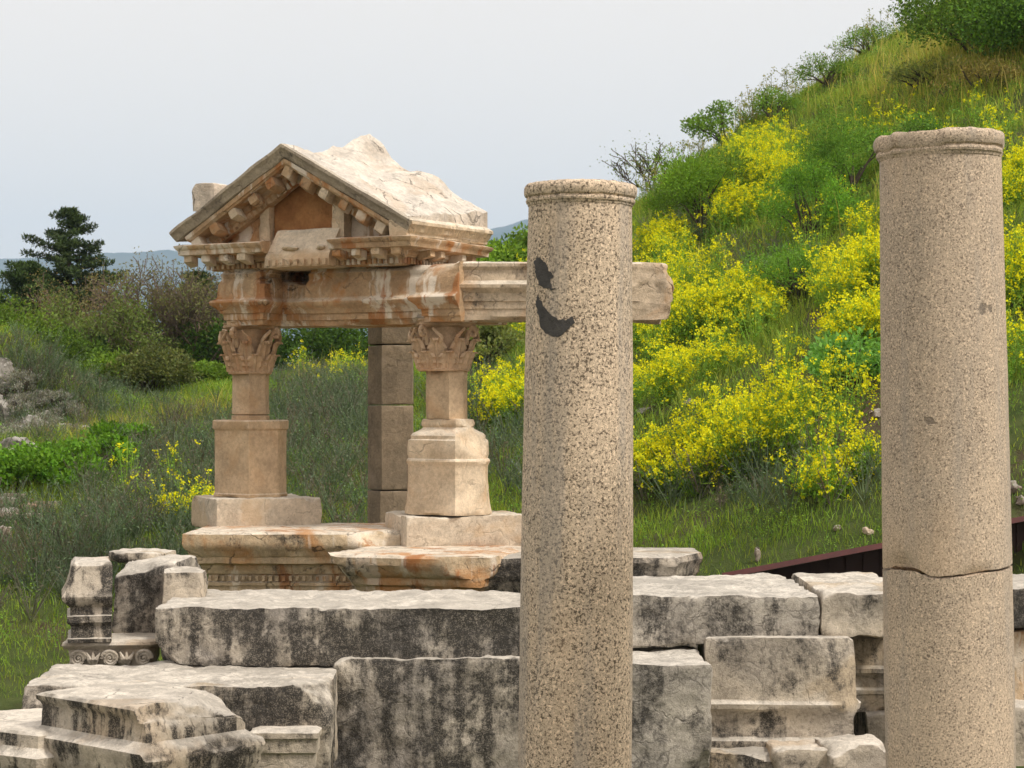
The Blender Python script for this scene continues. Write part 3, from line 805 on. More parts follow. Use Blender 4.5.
def entablature():
    yb = .55
    zb = LZ(323, 0, -.2); H = LZ(264, 0, -.2)-zb
    xm0 = LX(321, .0); 
    xl0, xl1 = LX(226, -.30), LX(263, -.30)
    xr0, xr1 = LX(424, -.40), LX(461, -.40)
    k = H/.55
    pr = [(0, 0), (0, .052), (.022, .054), (.022, .115), (.046, .118), (.055, .15), (.09, .18), (.115, .20), (.125, .225), (.115, .24), (.075, .255), (.06, .28), (.062, .33), (.055, .40), (.03, .455), (.035, .47), (.04, .5), (.02, .52), (.02, .55)]
    pr = [(o, z*k) for o, z in pr]
    # block over the faceted pillar, and the broken-back stretch beside it
    fp = [(xl0, yb), (xl0, -.30), (xl1, -.30), (xl1, .02), (xm0, .02), (xm0, yb)]
    bm = profiled(fp, pr, .05, .035)
    for v in bm.verts:                     # frieze broken away above the recess
        if v.co.x > xl1+.03 and v.co.z > (.43+.03*mn.noise(v.co*5))*k and v.co.y < .3: v.co.y += .40 + .03*fbm(v.co*4, 2)
    chop(bm, (xl0, -.36, H), (-.75, -.2, .65), 3, .01, .3)
    weather(bm, 81, 1, .30, .005, 3, .003); move(bm, (0, 0, zb+.012))
    build('entablature', bm, M['warm'], shrine)
    fp = [(xm0+.01, yb), (xm0+.01, -.15), (xr0, -.15), (xr0, -.40), (xr1, -.40), (xr1, yb)]
    bm = profiled(fp, pr, .05, .035)
    chop(bm, (xr0-.02, -.42, H*.80), (-.62, -.35, .70), 8, .012, .30)
    chop(bm, (xr0+.10, -.42, H*.80), (-.1, -.75, .62), 9, .012, .34)
    for v in bm.verts:
        if v.co.x > xr1: v.co.x = xr1 + .006*mn.noise(v.co*9)
    weather(bm, 82, 1, .30, .005, 3, .003); move(bm, (0, 0, zb))
    build('entablature', bm, M['warm'], shrine)
    # long beam running on behind the speckled column: its own direction, nearly square to the view
    d = 18.52; 
    zb2, zt2 = P(560, 320, d).z-OZ, P(560, 261.5, d).z-OZ; hh = zt2-zb2
    L = (666-460)*d/F
    q = hh/.55
    pr2 = [(.0, 0), (.0, .10), (.012, .105), (.012, .17), (.03, .175), (.03, .25), (.055, .275), (.085, .30), (.09, .33), (.05, .345), (.02, .37), (.015, .47), (.03, .485), (.045, .50), (.045, .53), (.02, .55)]
    pr2 = [(o, z*q) for o, z in pr2]
    fp = [(0, 0), (L, 0), (L, .55), (0, .55)]
    bm = profiled(fp, pr2, .04, .03)
    # rough broken end
    for v in bm.verts:
        if v.co.x > L-.36 and v.co.y < .2:
            e = min(1, (v.co.x-(L-.36))/.10); v.co.y += (.035*fbm(v.co*7, 3)-v.co.y)*e
    for v in bm.verts:
        if v.co.x > L-.42:
            e = (v.co.x-(L-.42))/.42; qv = v.co*2.6
            v.co.y += e*.07*abs(fbm(qv, 3)) + e*(.05 if v.co.y < .2 else -.05); v.co.x += e*.10*fbm(v.co*3.1+Vector((4, 2, 1)), 3); v.co.z += e*.045*fbm(qv+Vector((9, 0, 0)), 2)
    chop(bm, (L-.05, .0, hh*.9), (.8, -.4, .6), 4, .02); chop(bm, (L+.04, 0, hh*.35), (.9, -.5, -.35), 5, .02); chop(bm, (L-.16, -.04, hh*.62), (.15, -1, .25), 6, .03)
    weather(bm, 83, 1, .30, .006, 3, .003, 2.5, .006)
    x0, y0 = view_xy(460.5, d); spin(bm, UNROT-.02); move(bm, (x0, y0, zb2))
    build('architrave_beam', bm, M['beam'], shrine)
entablature()

def sweep(bm, path, prof, outv, ups, step=.05):
    """prof [(out, up)] closed polygon carried along path; ups = up vector at each path point"""
    P2, U2 = [], []
    for (a, ua), (b, ub) in zip(zip(path, ups), zip(path[1:], ups[1:])):
        n = max(1, int((b-a).length/step))
        for t in range(n): P2.append(a.lerp(b, t/n)); U2.append(ua.lerp(ub, t/n))
    P2.append(path[-1]); U2.append(ups[-1])
    rings = [[bm.verts.new(p + outv*o + u*q) for o, q in prof] for p, u in zip(P2, U2)]
    m = len(prof)
    for r0, r1 in zip(rings, rings[1:]):
        for i in range(m): bm.faces.new((r0[i], r1[i], r1[(i+1) % m], r0[(i+1) % m]))
    f = [bm.faces.new(rings[0]), bm.faces.new(rings[-1][::-1])]
    bmesh.ops.triangulate(bm, faces=f)

def dense(prof, s=.04):
    out = []
    for a, b in zip(prof, prof[1:]+prof[:1]):
        n = max(1, int(round(math.hypot(b[0]-a[0], b[1]-a[1])/s)))
        for t in range(n): out.append((a[0]+(b[0]-a[0])*t/n, a[1]+(b[1]-a[1])*t/n))
    return out

def pediment():
    YF = -.66                              # front of the raking gutter
    YT = -.19                              # tympanum plane
    xL, xA, xR = LX(168, YF), LX(280, YF), LX(410, YF)
    zL, zA, zR = LZ(232, xL, YF), LZ(142, xA, YF), LZ(219, xR, YF)
    ped = empty('pediment', (0, 0, 0)); ped.parent = shrine
    k = (494-512)/F
    YB = (k*(OY - xR*SR) - OX - xR*CR)/(SR - k*CR)
    outv = Vector((0, -1, 0))
    pL, pA, pR = Vector((xL, YF, zL)), Vector((xA, YF, zA)), Vector((xR, YF, zR))
    dL = (pA-pL).normalized(); dR = (pR-pA).normalized()
    uL = Vector((-dL.z, 0, dL.x)); uR = Vector((-dR.z, 0, dR.x))
    if uL.z < 0: uL = -uL
    if uR.z < 0: uR = -uR
    uA = (uL+uR)/(1+uL.dot(uR))
    sima = dense([(0, -.005), (.0, -.035), (-.025, -.05), (-.04, -.085), (-.05, -.115), (-.06, -.12), (-.36, -.12), (-.36, -.005)], .035)
    bm = bmesh.new(); sweep(bm, [pL, pA, pR], sima, outv, [uL, uA, uR])
    for v in bm.verts:
        if v.co.x < xA: v.co += uL*(.02*mn.noise(v.co*3)) 
    weather(bm, 91, 2, .35, .008, 3, .004)
    rk = build('raking_cornice', bm, M['sima'], ped)
    corona = dense([(-.06, -.123), (-.065, -.165), (-.085, -.17), (-.09, -.185), (-.255, -.19), (-.26, -.24), (-.285, -.25), (-.29, -.31), (-.40, -.31), (-.40, -.123)], .035)
    bm = bmesh.new(); sweep(bm, [pL+dL*.10, pA, pR-dR*.08], corona, outv, [uL, uA, uR]); weather(bm, 92, 2, .35, .006, 3, .003)
    build('corona', bm, M['warm'], ped)
    # brackets under the raking corona, dentils behind them
    rnd = random.Random(7)
    def bracket(c, size, rot, sd):
        q = lattice_box(size[0], size[1], size[2], .028)
        for v in q.verts:                      # scrolled underside: deeper at the back
            if v.co.z < size[2]*.3: v.co.z -= .045*max(0, min(1, .5+v.co.y/size[1]))
            v.co.z -= size[2]/2
        weather(q, 93+sd, 2, .5, .008, 5, .003)
        if rot: bmesh.ops.rotate(q, cent=(0, 0, 0), matrix=rot, verts=q.verts[:])
        move(q, c); build('bracket', q, M['warm'] if sd % 3 else M['warm_pale'], ped)
    bd = bmesh.new()
    for p0, p1, u, dr in ((pL, pA, uL, dL), (pA, pR, uR, dR)):
        L = (p1-p0).length; n = int(L/.225)
        rot = Matrix((( dr.x, 0, u.x), (0, 1, 0), (dr.z, 0, u.z)))
        for i in range(1, n+1):
            s = (i-.35)/n*L
            if s > L-.12 or s < .1: continue
            c = p0 + dr*s + outv*-.165 + u*-.228
            bracket(c, (.112*rnd.uniform(.85, 1.1), .165*rnd.uniform(.65, 1.05), .100*rnd.uniform(.85, 1.1)), rot, i)
        n = int(L/.062)
        for i in range(n):
            s = (i+.5)/n*L
            if s < .28 or s > L-.06: continue
            addbox(bd, p0 + dr*s + outv*-.305 + u*-.275, (.034, .045, .06), rot)
    build('dentil_row', bd, M['warm'], ped)

    # level cornice, wrapping round the flank
    zc0 = LZ(267, LX(340, -.33), -.33); zc1 = LZ(236, LX(380, YF), YF)
    hc = zc1-zc0
    xm0, xm1 = LX(267, YF+.15), LX(331, YF+.12)
    ov = .26
    pr = [(0, 0), (.0, .07), (.035, .075), (.035, .09), (.06, .10), (.055, .135), (.235, .15), (.24, .20), (.255, .205), (.27, .23), (.275, hc*.98), (.20, hc+.012), (.0, hc+.03)]
    for a, b_, label in ((xL+.30, xm0, 1), (xm1, xR-.27, 2)):
        fp = [(a, -.36), (b_, -.36), (b_, YB-.28), (a, YB-.28)]
        bm = profiled(fp, pr, .05, .035)
        # the inner ends butt against the middle block: flatten them
        for v in bm.verts:
            if label == 1 and v.co.x > b_: v.co.x = b_ - .004 + .012*mn.noise(v.co*6)
            if label == 2 and v.co.x < a: v.co.x = a + .004 + .012*mn.noise(v.co*6)
        if label == 2:
            chop(bm, (a, -.62, hc), (-.55, -.5, .66), 5, .02)
        weather(bm, 94+label, 2, .35, .007, 3, .003); move(bm, (0, 0, zc0))
        build('level_cornice', bm, M['warm'] if label == 1 else M['warm'], ped)
    bd = bmesh.new(); bi = 0
    x = xL+.16
    while x < xR-.1:
        if not (xm0-.05 < x < xm1+.05):
            bracket((x, -.50, zc0+.118), (.10, .185*rnd.uniform(.6, 1), .068), None, bi); bi += 1
        x += .215
    y = -.30
    while y < YB-.1:
        if rnd.random() > .3: bracket((xR-.155, y, zc0+.118), (.085, .15, .058), Matrix.Rotation(PI/2, 3, 'Z'), bi); bi += 1
        y += .21
    x = xL+.28
    while x < xR-.27:
        addbox(bd, (x, -.372, zc0+.04), (.034, .042, .056)); x += .060
    y = -.33
    while y < YB-.3:
        addbox(bd, (xR-.258, y, zc0+.04), (.042, .034, .056)); y += .060
    weather(bd, 98, 1, .2, .004); build('dentil_row', bd, M['warm'], ped)
    # sloping middle block
    xa, xb = LX(269, YF+.2), LX(333, YF+.2)
    zt = LZ(229, (xa+xb)/2, YT-.1)
    bm = lattice_box(xb-xa, .62, zt-zc0, .035)
    for v in bm.verts:
        t = v.co.z/(zt-zc0)
        if v.co.y < 0: v.co.y = v.co.y + .24*max(0, t-.28)*1.1
        v.co.x += .03*(t-.5)*(1 if v.co.x < 0 else .3)
    weather(bm, 99, 3, .5, .010, 3, .004)
    move(bm, ((xa+xb)/2, -.53+.31, zc0))
    for bx in range(9): addbox(bm, (xa+.04+bx*(xb-xa-.08)/8, -.545, zc0+.045), (.035, .03, .055))
    build('middle_block', bm, M['warm_pale'], ped)
    # eroded bosses on it
    for cx_, sz in ((LX(287, -.55), .19), (LX(317, -.55), .11)):
        q = boulder_bm(sz, .10, .055, int(sz*100), 2, 3); move(q, (cx_, -.50, zc0+.165)); build('boss', q, M['warm_pale'], ped)
    # tympanum wall following the gable
    def gable(x): return (zL + (zA-zL)*(x-xL)/(xA-xL)) if x < xA else (zA + (zR-zA)*(x-xA)/(xR-xA))
    def slab(x0, x1, zlow, y0, y1, drop, res=.04):
        bm = bmesh.new(); n = max(2, int((x1-x0)/res)); m = 10
        g = {}
        for s, y in ((0, y0), (1, y1)):
            for i in range(n+1):
                x = x0+(x1-x0)*i/n; top = gable(x)-drop
                for j in range(m+1): g[s, i, j] = bm.verts.new((x, y, zlow+(max(top, zlow+.02)-zlow)*j/m))
        for i in range(n):
            for j in range(m):
                bm.faces.new((g[0, i, j], g[0, i+1, j], g[0, i+1, j+1], g[0, i, j+1]))
                bm.faces.new((g[1, i, j], g[1, i, j+1], g[1, i+1, j+1], g[1, i+1, j]))
            bm.faces.new((g[0, i, 0], g[1, i, 0], g[1, i+1, 0], g[0, i+1, 0])); bm.faces.new((g[0, i, m], g[0, i+1, m], g[1, i+1, m], g[1, i, m]))
        for j in range(m):
            bm.faces.new((g[0, 0, j], g[0, 0, j+1], g[1, 0, j+1], g[1, 0, j])); bm.faces.new((g[0, n, j], g[1, n, j], g[1, n, j+1], g[0, n, j+1]))
        return bm
    zb = zc0+hc-.02
    bm = slab(xL+.32, xR-.25, zb, YT+.02, YB-.3, .16); weather(bm, 101, 1, .2, .012, 3, .004); build('gable_core', bm, M['warm'], ped)
    xp0, xp1 = LX(277, YT), LX(339, YT)
    bm = slab(xp0, xp1, zb+.06, YT-.05, YT+.06, .32); weather(bm, 102, 1, .2, .008, 3, .003); build('tympanum', bm, M['tympanum'], ped)
    bm = slab(xp0-.13, xp0, zb, YT-.14, YT+.05, .34); weather(bm, 103, 3, .5, .018, 4, .005); build('frame_stone', bm, M['warm_pale'], ped)
    bm = slab(xp1, xp1+.14, zb, YT-.14, YT+.05, .34); weather(bm, 104, 3, .5, .014, 4, .005); build('frame_stone', bm, M['warm_pale'], ped)
    bm = slab(xp0-.50, xp0-.13, zb, YT-.08, YT+.05, .34)
    for v in bm.verts:
        if v.co.y < YT: v.co.y += .05*fbm(v.co*7, 3)
    weather(bm, 105, 2, .5, .02, 5, .006); build('relief_stone', bm, M['warm'], ped)
    # roof: rough-hewn upper surface with a knob on the ridge
    nx, ny = 74, 44
    bm = bmesh.new(); T = {}; B = {}
    ys0, ys1 = YF+.07, YB
    xk, yk = 0, 0
    for i in range(nx+1):
        x = (xL+.09) + (xR-.07 - xL-.09)*i/nx
        for j in range(ny+1):
            t = j/ny; y = ys0+(ys1-ys0)*t
            g = gable(x)
            q = Vector((x*1.6, y*1.6, 3.3))
            rise = (.16*t if x > xA else .05*t)
            h = g + rise + .05*fbm(q*1.5, 4)*min(1, t*6) + .02*mn.noise(Vector((x*9, y*9, 1)))*min(1, t*4)
            # dip behind the apex, hump further on
            h += -.05*math.exp(-((x-xA-.12)/.22)**2-((t-.30)/.16)**2)
            h += .15*math.exp(-(((x-xA-.0)/.20)**2)**1.5-(((t-.90)/.20)**2)**1.5)
            h += .10*math.exp(-((x-xA-.75)/.22)**2-((t-.95)/.22)**2) - .05*math.exp(-((x-xA-.42)/.16)**2-((t-.85)/.25)**2)
            if x > xA:
                h = max(h, zR+.03+.012*mn.noise(Vector((y*5, x*5, 2))))
            edge = max(0, 1-t/.03); h = h*(1-edge) + (g-.004)*edge
            yy = y + (.05*fbm(Vector((x*2, 7, 1)), 3) if j == ny else 0)
            T[i, j] = bm.verts.new((x, yy, h)); B[i, j] = bm.verts.new((x, yy, g-.13))
    for i in range(nx):
        for j in range(ny):
            bm.faces.new((T[i, j], T[i+1, j], T[i+1, j+1], T[i, j+1])); bm.faces.new((B[i, j], B[i, j+1], B[i+1, j+1], B[i+1, j]))
        bm.faces.new((T[i, 0], B[i, 0], B[i+1, 0], T[i+1, 0])); bm.faces.new((T[i, ny], T[i+1, ny], B[i+1, ny], B[i, ny]))
    for j in range(ny):
        bm.faces.new((T[0, j], T[0, j+1], B[0, j+1], B[0, j])); bm.faces.new((T[nx, j], B[nx, j], B[nx, j+1], T[nx, j+1]))
    build('roof', bm, M['roof'], ped, sharp=60)
    # eaves on both flanks
    ev = [(-.10, .045), (-.01, .012), (.012, -.01), (.012, -.04), (-.012, -.055), (-.03, -.10), (-.055, -.115), (-.055, -.14), (-.085, -.15), (-.09, -.19), (-.24, -.19), (-.24, .045)]
    for xe, ze, sgn in ((xR-.015, zR, 1), (xL+.015, zL, -1)):
        bm = bmesh.new(); 
        sweep(bm, [Vector((xe, YF+(.34 if sgn < 0 else .05), ze)), Vector((xe, YB, ze+.03))], dense(ev, .035), Vector((sgn, 0, 0)), [Vector((0, 0, 1))]*2)
        weather(bm, 110+sgn, 2, .4, .010, 3, .004)
        build('eave_gutter', bm, M['warm_pale'], ped)
    # broken roof ornament at the far eave
    bm = block_bm(.30, .30, .30, 120, .03, 4, .02, 4, chip_size=.07)
    xo, yo = LX(211, YB*.72), YB*.72
    move(bm, (xo, yo, LZ(207, xo, yo)-.06)); build('roof_ornament', bm, M['roof'], ped)
pediment()

# ------------------------------------------------------------------ cornice blocks the shrine stands on
def base_courses():
    g = 'cornice blocks under the shrine'
    # course under the faceted pillar
    d = 18.75; sc = d/F; c = P(290, 612, d)
    H = (612-531)*sc
    w = 190*sc
    fp = [(-w/2+.12, 0), (w/2-.05, .0), (w/2-.05, 1.25), (-w/2+.12, 1.25)]
    z1 = 30*sc
    pr = [(0, 0), (.0, z1-.04), (.02, z1-.035), (.02, z1), (.0, z1+.004), (.0, z1+.07), (.03, z1+.075), (.05, z1+.12), (.06, z1+.16), (.13, z1+.18), (.135, z1+.24), (.15, z1+.25), (.165, z1+.29), (.20, z1+.33), (.21, z1+.37), (.205, H-.02), (.17, H), (.0, H+.005)]
    bm = profiled(fp, pr, .05, .035)
    for q in range(26): addbox(bm, (-w/2+.14+q*(w-.2)/25, -.022, z1+.035), (.036, .04, .055))
    chop(bm, (w*.30, -.2, H-.02), (.35, -.75, .55), 4, .02); chop(bm, (w*.05, -.2, z1+.17), (.1, -1, -.45), 5, .02)
    weather(bm, 131, 1, .30, .008, 3, .004, 2.5, .01)
    tag(build('cornice_block', bm, M['cornice'], None, c, -.03), 'rust-stained cornice block with toothed band under the faceted pillar', 'cornice block', g)
    # course under the flared pillar
    d = 17.75; sc = d/F; c = P(352, 606, d); H = (606-552)*sc
    W1 = (470-352)*sc*1.12; B = 1.5
    a = math.radians(18)
    fp = [(0, 0), (W1, 0), (W1, 1.2), (0, 1.2)]
    z1 = .10
    pr = [(-.02, 0), (-.02, z1), (.02, z1+.02), (.03, z1+.08), (.07, z1+.10), (.08, z1+.16), (.12, z1+.18), (.16, z1+.22), (.18, z1+.26), (.20, z1+.28), (.205, H-.03), (.18, H-.005), (.0, H)]
    bm = profiled(fp, pr, .05, .035); chop(bm, (0, 0, z1+.1), (-.7, -.3, -.55), 2, .02); chop(bm, (W1*.95, -.1, H*.5), (.5, -.8, .1), 3, .02); weather(bm, 132, 1, .30, .008, 3, .004, 2.5, .012)
    tag(build('cornice_block', bm, M['cornice'], None, c, -a), 'pale cornice block jutting forward under the flared moulded pillar', 'cornice block', g)
    d = 17.5; sc = d/F; c = P(585, 604, d); H = (604-557)*sc; w = 232*sc
    fp = [(-w/2, 0), (w/2-.25, 0), (w/2, .5), (w/2, 1.1), (-w/2, 1.1)]
    pr = [(-.03, 0), (-.03, .12), (.0, .14), (.02, .20), (.05, .24), (.05, .3), (.08, H-.05), (.06, H), (-.2, H+.012)]
    bm = profiled(fp, pr, .05, .04); chop(bm, (w*.30, -.1, H*.8), (.25, -.9, .35), 3, .03); chop(bm, (-w*.42, -.05, H*.7), (-.25, -1, .1), 6, .03); weather(bm, 133, 3, .4, .012, 3, .004)
    tag(build('cornice_block', bm, M['marble'], None, c, .03), 'white-topped broken slab running behind the speckled column to the grass', 'cornice block', g)
    # rough footing stones under the shrine
    block('footing_block', 'buried footing stone below the toothed cornice block', 205, 385, 612, 690, 18.7, 1.2, M['cornice'], 134, group=g, cat='stone block', chips=3)
    block('footing_block', 'buried footing stone below the white-topped broken slab', 360, 700, 604, 690, 17.7, 1.1, M['marble'], 135, group=g, cat='stone block', chips=3)
    d = 20.9
    block('footing_block', 'buried footing stone below the brown rear pier', 360, 420, 535, 590, d, .7, M['pier'], 136, group=g, cat='stone block', chips=3)
base_courses()

# ------------------------------------------------------------------ maroon shelter roof behind the wall
def shelter():
    root = empty('metal_shelter', (P(900, 600, 18.6).x, 18.6, .3)); ox, oy, oz = root.location
    tag(root, 'low maroon metal shelter roof sloping behind the wall and cracked column', 'shelter')
    d0, d1 = 17.4, 17.9
    A = P(722, 574, d0); Bp = P(1075, 507, d1)
    u = (Bp-A); L = u.length; ux = u.normalized()
    back = Vector((.12, 1, -.11)).normalized()
    upv = ux.cross(back).normalized()
    if upv.z < 0: upv = -upv
    bm = bmesh.new()
    def prism(o, along, bk, th):
        vs = [Vector(o)+ux*s*along+back*t*bk+upv*q*th for q in (0, 1) for t in (0, 1) for s in (0, 1)]
        b = [bm.verts.new(v - Vector((ox, oy, oz))) for v in vs]
        for f in ((0, 1, 3, 2), (4, 6, 7, 5), (0, 4, 5, 1), (2, 3, 7, 6), (0, 2, 6, 4), (1, 5, 7, 3)): bm.faces.new([b[i] for i in f])
    prism(A-upv*.04, L, .03, .048); build('fascia', bm, M['maroon'], root, smooth=False)
    bm = bmesh.new(); prism(A+back*.034-upv*.02, L, 1.15, .012)
    build('roof', bm, M['maroon'], root, smooth=False)
    # dark sheet added to stand for the shade under the eave
    bm = bmesh.new()
    n = 40
    for i in range(n):
        a = A + ux*(L*(i+.0)/n) + back*(.50 + .012*(i % 2)) - upv*.03; b = A + ux*(L*(i+1)/n) + back*(.50+.012*(i % 2)) - upv*.03
        vs = [a, b, Vector((b.x, b.y, .25)), Vector((a.x, a.y, .25))]
        q = [bm.verts.new(v-Vector((ox, oy, oz))) for v in vs] + [bm.verts.new(v-Vector((ox, oy, oz))+back*.02) for v in vs]
        for f in ((0, 1, 2, 3), (7, 6, 5, 4), (0, 4, 5, 1), (1, 5, 6, 2), (2, 6, 7, 3), (3, 7, 4, 0)): bm.faces.new([q[k] for k in f])
    build('eave_shade_panel', bm, M['metal_eave_shade'], root, smooth=False)
    for s in (.35, .7, .97):
        bm = bmesh.new(); a = A + ux*L*s + back*.6 - upv*.03
        tube(bm, [Vector((a.x, a.y, .1))-Vector((ox, oy, oz)), a-Vector((ox, oy, oz))], [.04, .04], 8); build('post', bm, M['metal_eave_shade'], root)
shelter()
# ------------------------------------------------------------------ terrain
RNG = np.random.default_rng(12)
def _h(ix, iy, s):
    n = (ix.astype(np.int64)*374761393 + iy.astype(np.int64)*668265263 + s*974711) & 0x7fffffff
    n = ((n ^ (n >> 13))*1274126177) & 0x7fffffff
    return ((n ^ (n >> 16)) & 0xffff)/65535.0
def vnoise(x, y, s=0):
    x = np.asarray(x, float); y = np.asarray(y, float)
    ix, iy = np.floor(x), np.floor(y); fx, fy = x-ix, y-iy
    fx = fx*fx*(3-2*fx); fy = fy*fy*(3-2*fy)
    a = _h(ix, iy, s); b = _h(ix+1, iy, s); c = _h(ix, iy+1, s); d = _h(ix+1, iy+1, s)
    return (a*(1-fx)+b*fx)*(1-fy) + (c*(1-fx)+d*fx)*fy
def vf(x, y, s=0, o=4):
    t = 0; a = .5; f = 1.0
    for i in range(o): t = t + a*vnoise(x*f, y*f, s+i*7); a *= .5; f *= 2.03
    return t/(1-.5**o)
def softplus(t, k): return k*np.log1p(np.exp(np.clip(t/k, -30, 30)))+np.where(t/k > 30, t-30*k, 0)
def sstep(a, b, v):
    t = np.clip((v-a)/(b-a), 0, 1); return t*t*(3-2*t)
def terrain(x, y):
    """height above the ground in front"""
    x = np.asarray(x, float); y = np.asarray(y, float)
    yy = np.clip(y, 15.4, None)
    zv = -2.6 + .115*(yy-15.4)
    top = .8 - .035*np.clip(y-45, 0, 120)
    zv = -softplus(-(zv-top), .6) + top if False else np.minimum(zv, top) - .25*np.exp(-((zv-top)/.5)**2)
    xe = np.where(x < 13, x, 13+4*np.tanh((x-13)/6)); xe = np.maximum(xe, -60)
    yc = np.clip(41+.9*np.minimum(xe, 8)+.62*np.clip(xe-8, 0, 9), 26, 70)
    ye = y - softplus(y-yc, 1.5)
    zh = -7.69 + .5*xe + .25*ye - .10*np.clip(y-yc-3, 0, 150)
    zh = np.maximum(zh, -30)
    z = .5*(zv+zh+np.sqrt((zv-zh)**2+.5))
    w = sstep(15.5, 20, y)
    z = -2.6*(1-w) + z*w
    near = sstep(16, 22, y)*(1-sstep(60, 140, y))
    z = z + near*(.55*(vf(x*.35, y*.35, 3)-.5) + .22*(vf(x*1.1, y*1.1, 9)-.5))
    z = z + 1.6*np.exp(-((x+9.25)/1.5)**2-((y-36.2)/1.7)**2)
    return z + CZ
def tz(x, y): return float(terrain(np.array([x]), np.array([y]))[0])
def px_of(x, y, z): return 512+F*x/y, HOR-F*(z-CZ)/y
_ds = np.concatenate([np.arange(17, 80, .05)])
def hit(px, py, dmin=18.5):
    """first ground point along the line of sight"""
    d = _ds[_ds >= dmin]; x = (px-512)*d/F; zr = CZ+(HOR-py)*d/F
    g = terrain(x, d); k = np.nonzero(g >= zr)[0]
    if len(k) == 0:
        k = [int(np.argmax((g-CZ)/d))]
    i = int(k[0]); return Vector((x[i], d[i], g[i]))

def ground():
    def axis(*segs): return np.unique(np.concatenate([np.linspace(a, b, n) for a, b, n in segs]))
    xs = axis((-1780, -200, 14), (-200, -24, 30), (-24, 24, 193), (24, 200, 30), (200, 1780, 14))
    ys = axis((-150, 10, 18), (10, 62, 209), (62, 200, 40), (200, 6200, 40))
    X, Y = np.meshgrid(xs, ys); Z = terrain(X, Y)
    Z = np.where(Y > 150, np.minimum(Z, CZ-3) - np.clip((Y-150)*.02, 0, 12), Z)
    V = np.stack([X, Y, Z], -1).reshape(-1, 3); nx, ny = len(xs), len(ys)
    i = np.arange(nx-1)[None, :] + nx*np.arange(ny-1)[:, None]; i = i.ravel()
    Q = np.stack([i, i+1, i+nx+1, i+nx], -1)
    PX, PY = px_of(np.where(Y > 5, X, 1e6), np.maximum(Y, 5), Z); bs = np.where((Y > 17) & (Y < 60), blob(PX, PY, BARE), 0).ravel()
    s = N('earth_and_turf'); g = s.n('NewGeometry').outputs['Position']
    a = s.noise(g, .55, 7, .6); b = s.noise(g, 4.5, 7, .7); c = s.noise(g, 40, 4, .7)
    soil = s.mix(s.ramp(b, .35, .65), (.095, .068, .045), (.16, .125, .085))
    turf = s.mix(s.ramp(b, .3, .7), (.055, .085, .022), (.10, .125, .04))
    col = s.mix(s.ramp(s.math('ADD', s.math('MULTIPLY', a, .7), s.math('MULTIPLY', b, .3)), .36, .52), soil, turf)
    at = s.n('Attribute', attribute_name='tint', attribute_type='GEOMETRY')
    col = s.mix(s.ramp(s.math('ADD', at.outputs['Fac'], s.math('MULTIPLY', s.math('SUBTRACT', b, .5), .8)), .35, .6), col, soil)
    m = s.finish(col, .95, s.math('ADD', b, c), .8, .05, .1)
    o = np_mesh('ground', V, [Q], np.repeat(bs[:, None], 3, 1), m); o.data.shade_smooth(); tag(o, kind='structure')

def mountains():
    s = N('far_hill_scrub'); g = s.n('NewGeometry').outputs['Position']
    a = s.noise(g, .006, 8, .6)
    m = s.finish(s.mix(s.ramp(a, .35, .65), (.035, .05, .028), (.075, .08, .05)), .95)
    def ridge(name, D, prof, w, seed):
        px = np.array([p[0] for p in prof], float); py = np.array([p[1] for p in prof], float)
        u = np.linspace(px[0], px[-1], 420); h = (HOR-np.interp(u, px, py))*D/F
        h = np.convolve(np.pad(h, 9, 'edge'), np.ones(19)/19, 'valid')
        x = (u-512)*D/F; rows = 23; V = []
        for j in range(rows):
            t = j/(rows-1)*2-1
            sh = (1-abs(t)**1.25)
            n = (vf(x*.004+seed, np.full_like(x, t*2.1), seed, 5)-.5)
            n2 = (vf(x*.02+seed, np.full_like(x, t*9), seed+3, 4)-.5)
            z = CZ - 14 + (h+14)*sh*(1+.25*n*(1-sh)) + D*.0035*n2*sh*(.3+.7*(1-sh)) + D*.0009*(n2)
            if j in (0, rows-1): z = np.full_like(x, -20.)
            V.append(np.stack([x*(1+t*w/D), np.full_like(x, D+t*w), z], -1))
        V = np.concatenate(V); n = len(u)
        i = (np.arange(n-1)[None, :] + n*np.arange(rows-1)[:, None]).ravel()
        o = np_mesh(name, V, [np.stack([i, i+1, i+n+1, i+n], -1)], None, m); o.data.shade_smooth(); tag(o, kind='structure')
    ridge('mountains', 5200, [(-120, 262), (0, 259), (70, 257), (130, 252), (190, 250), (250, 251), (330, 252), (420, 243), (470, 235), (510, 224), (560, 208), (610, 202), (660, 208), (760, 222), (900, 240), (1130, 255)], 800, 4)
mountains()

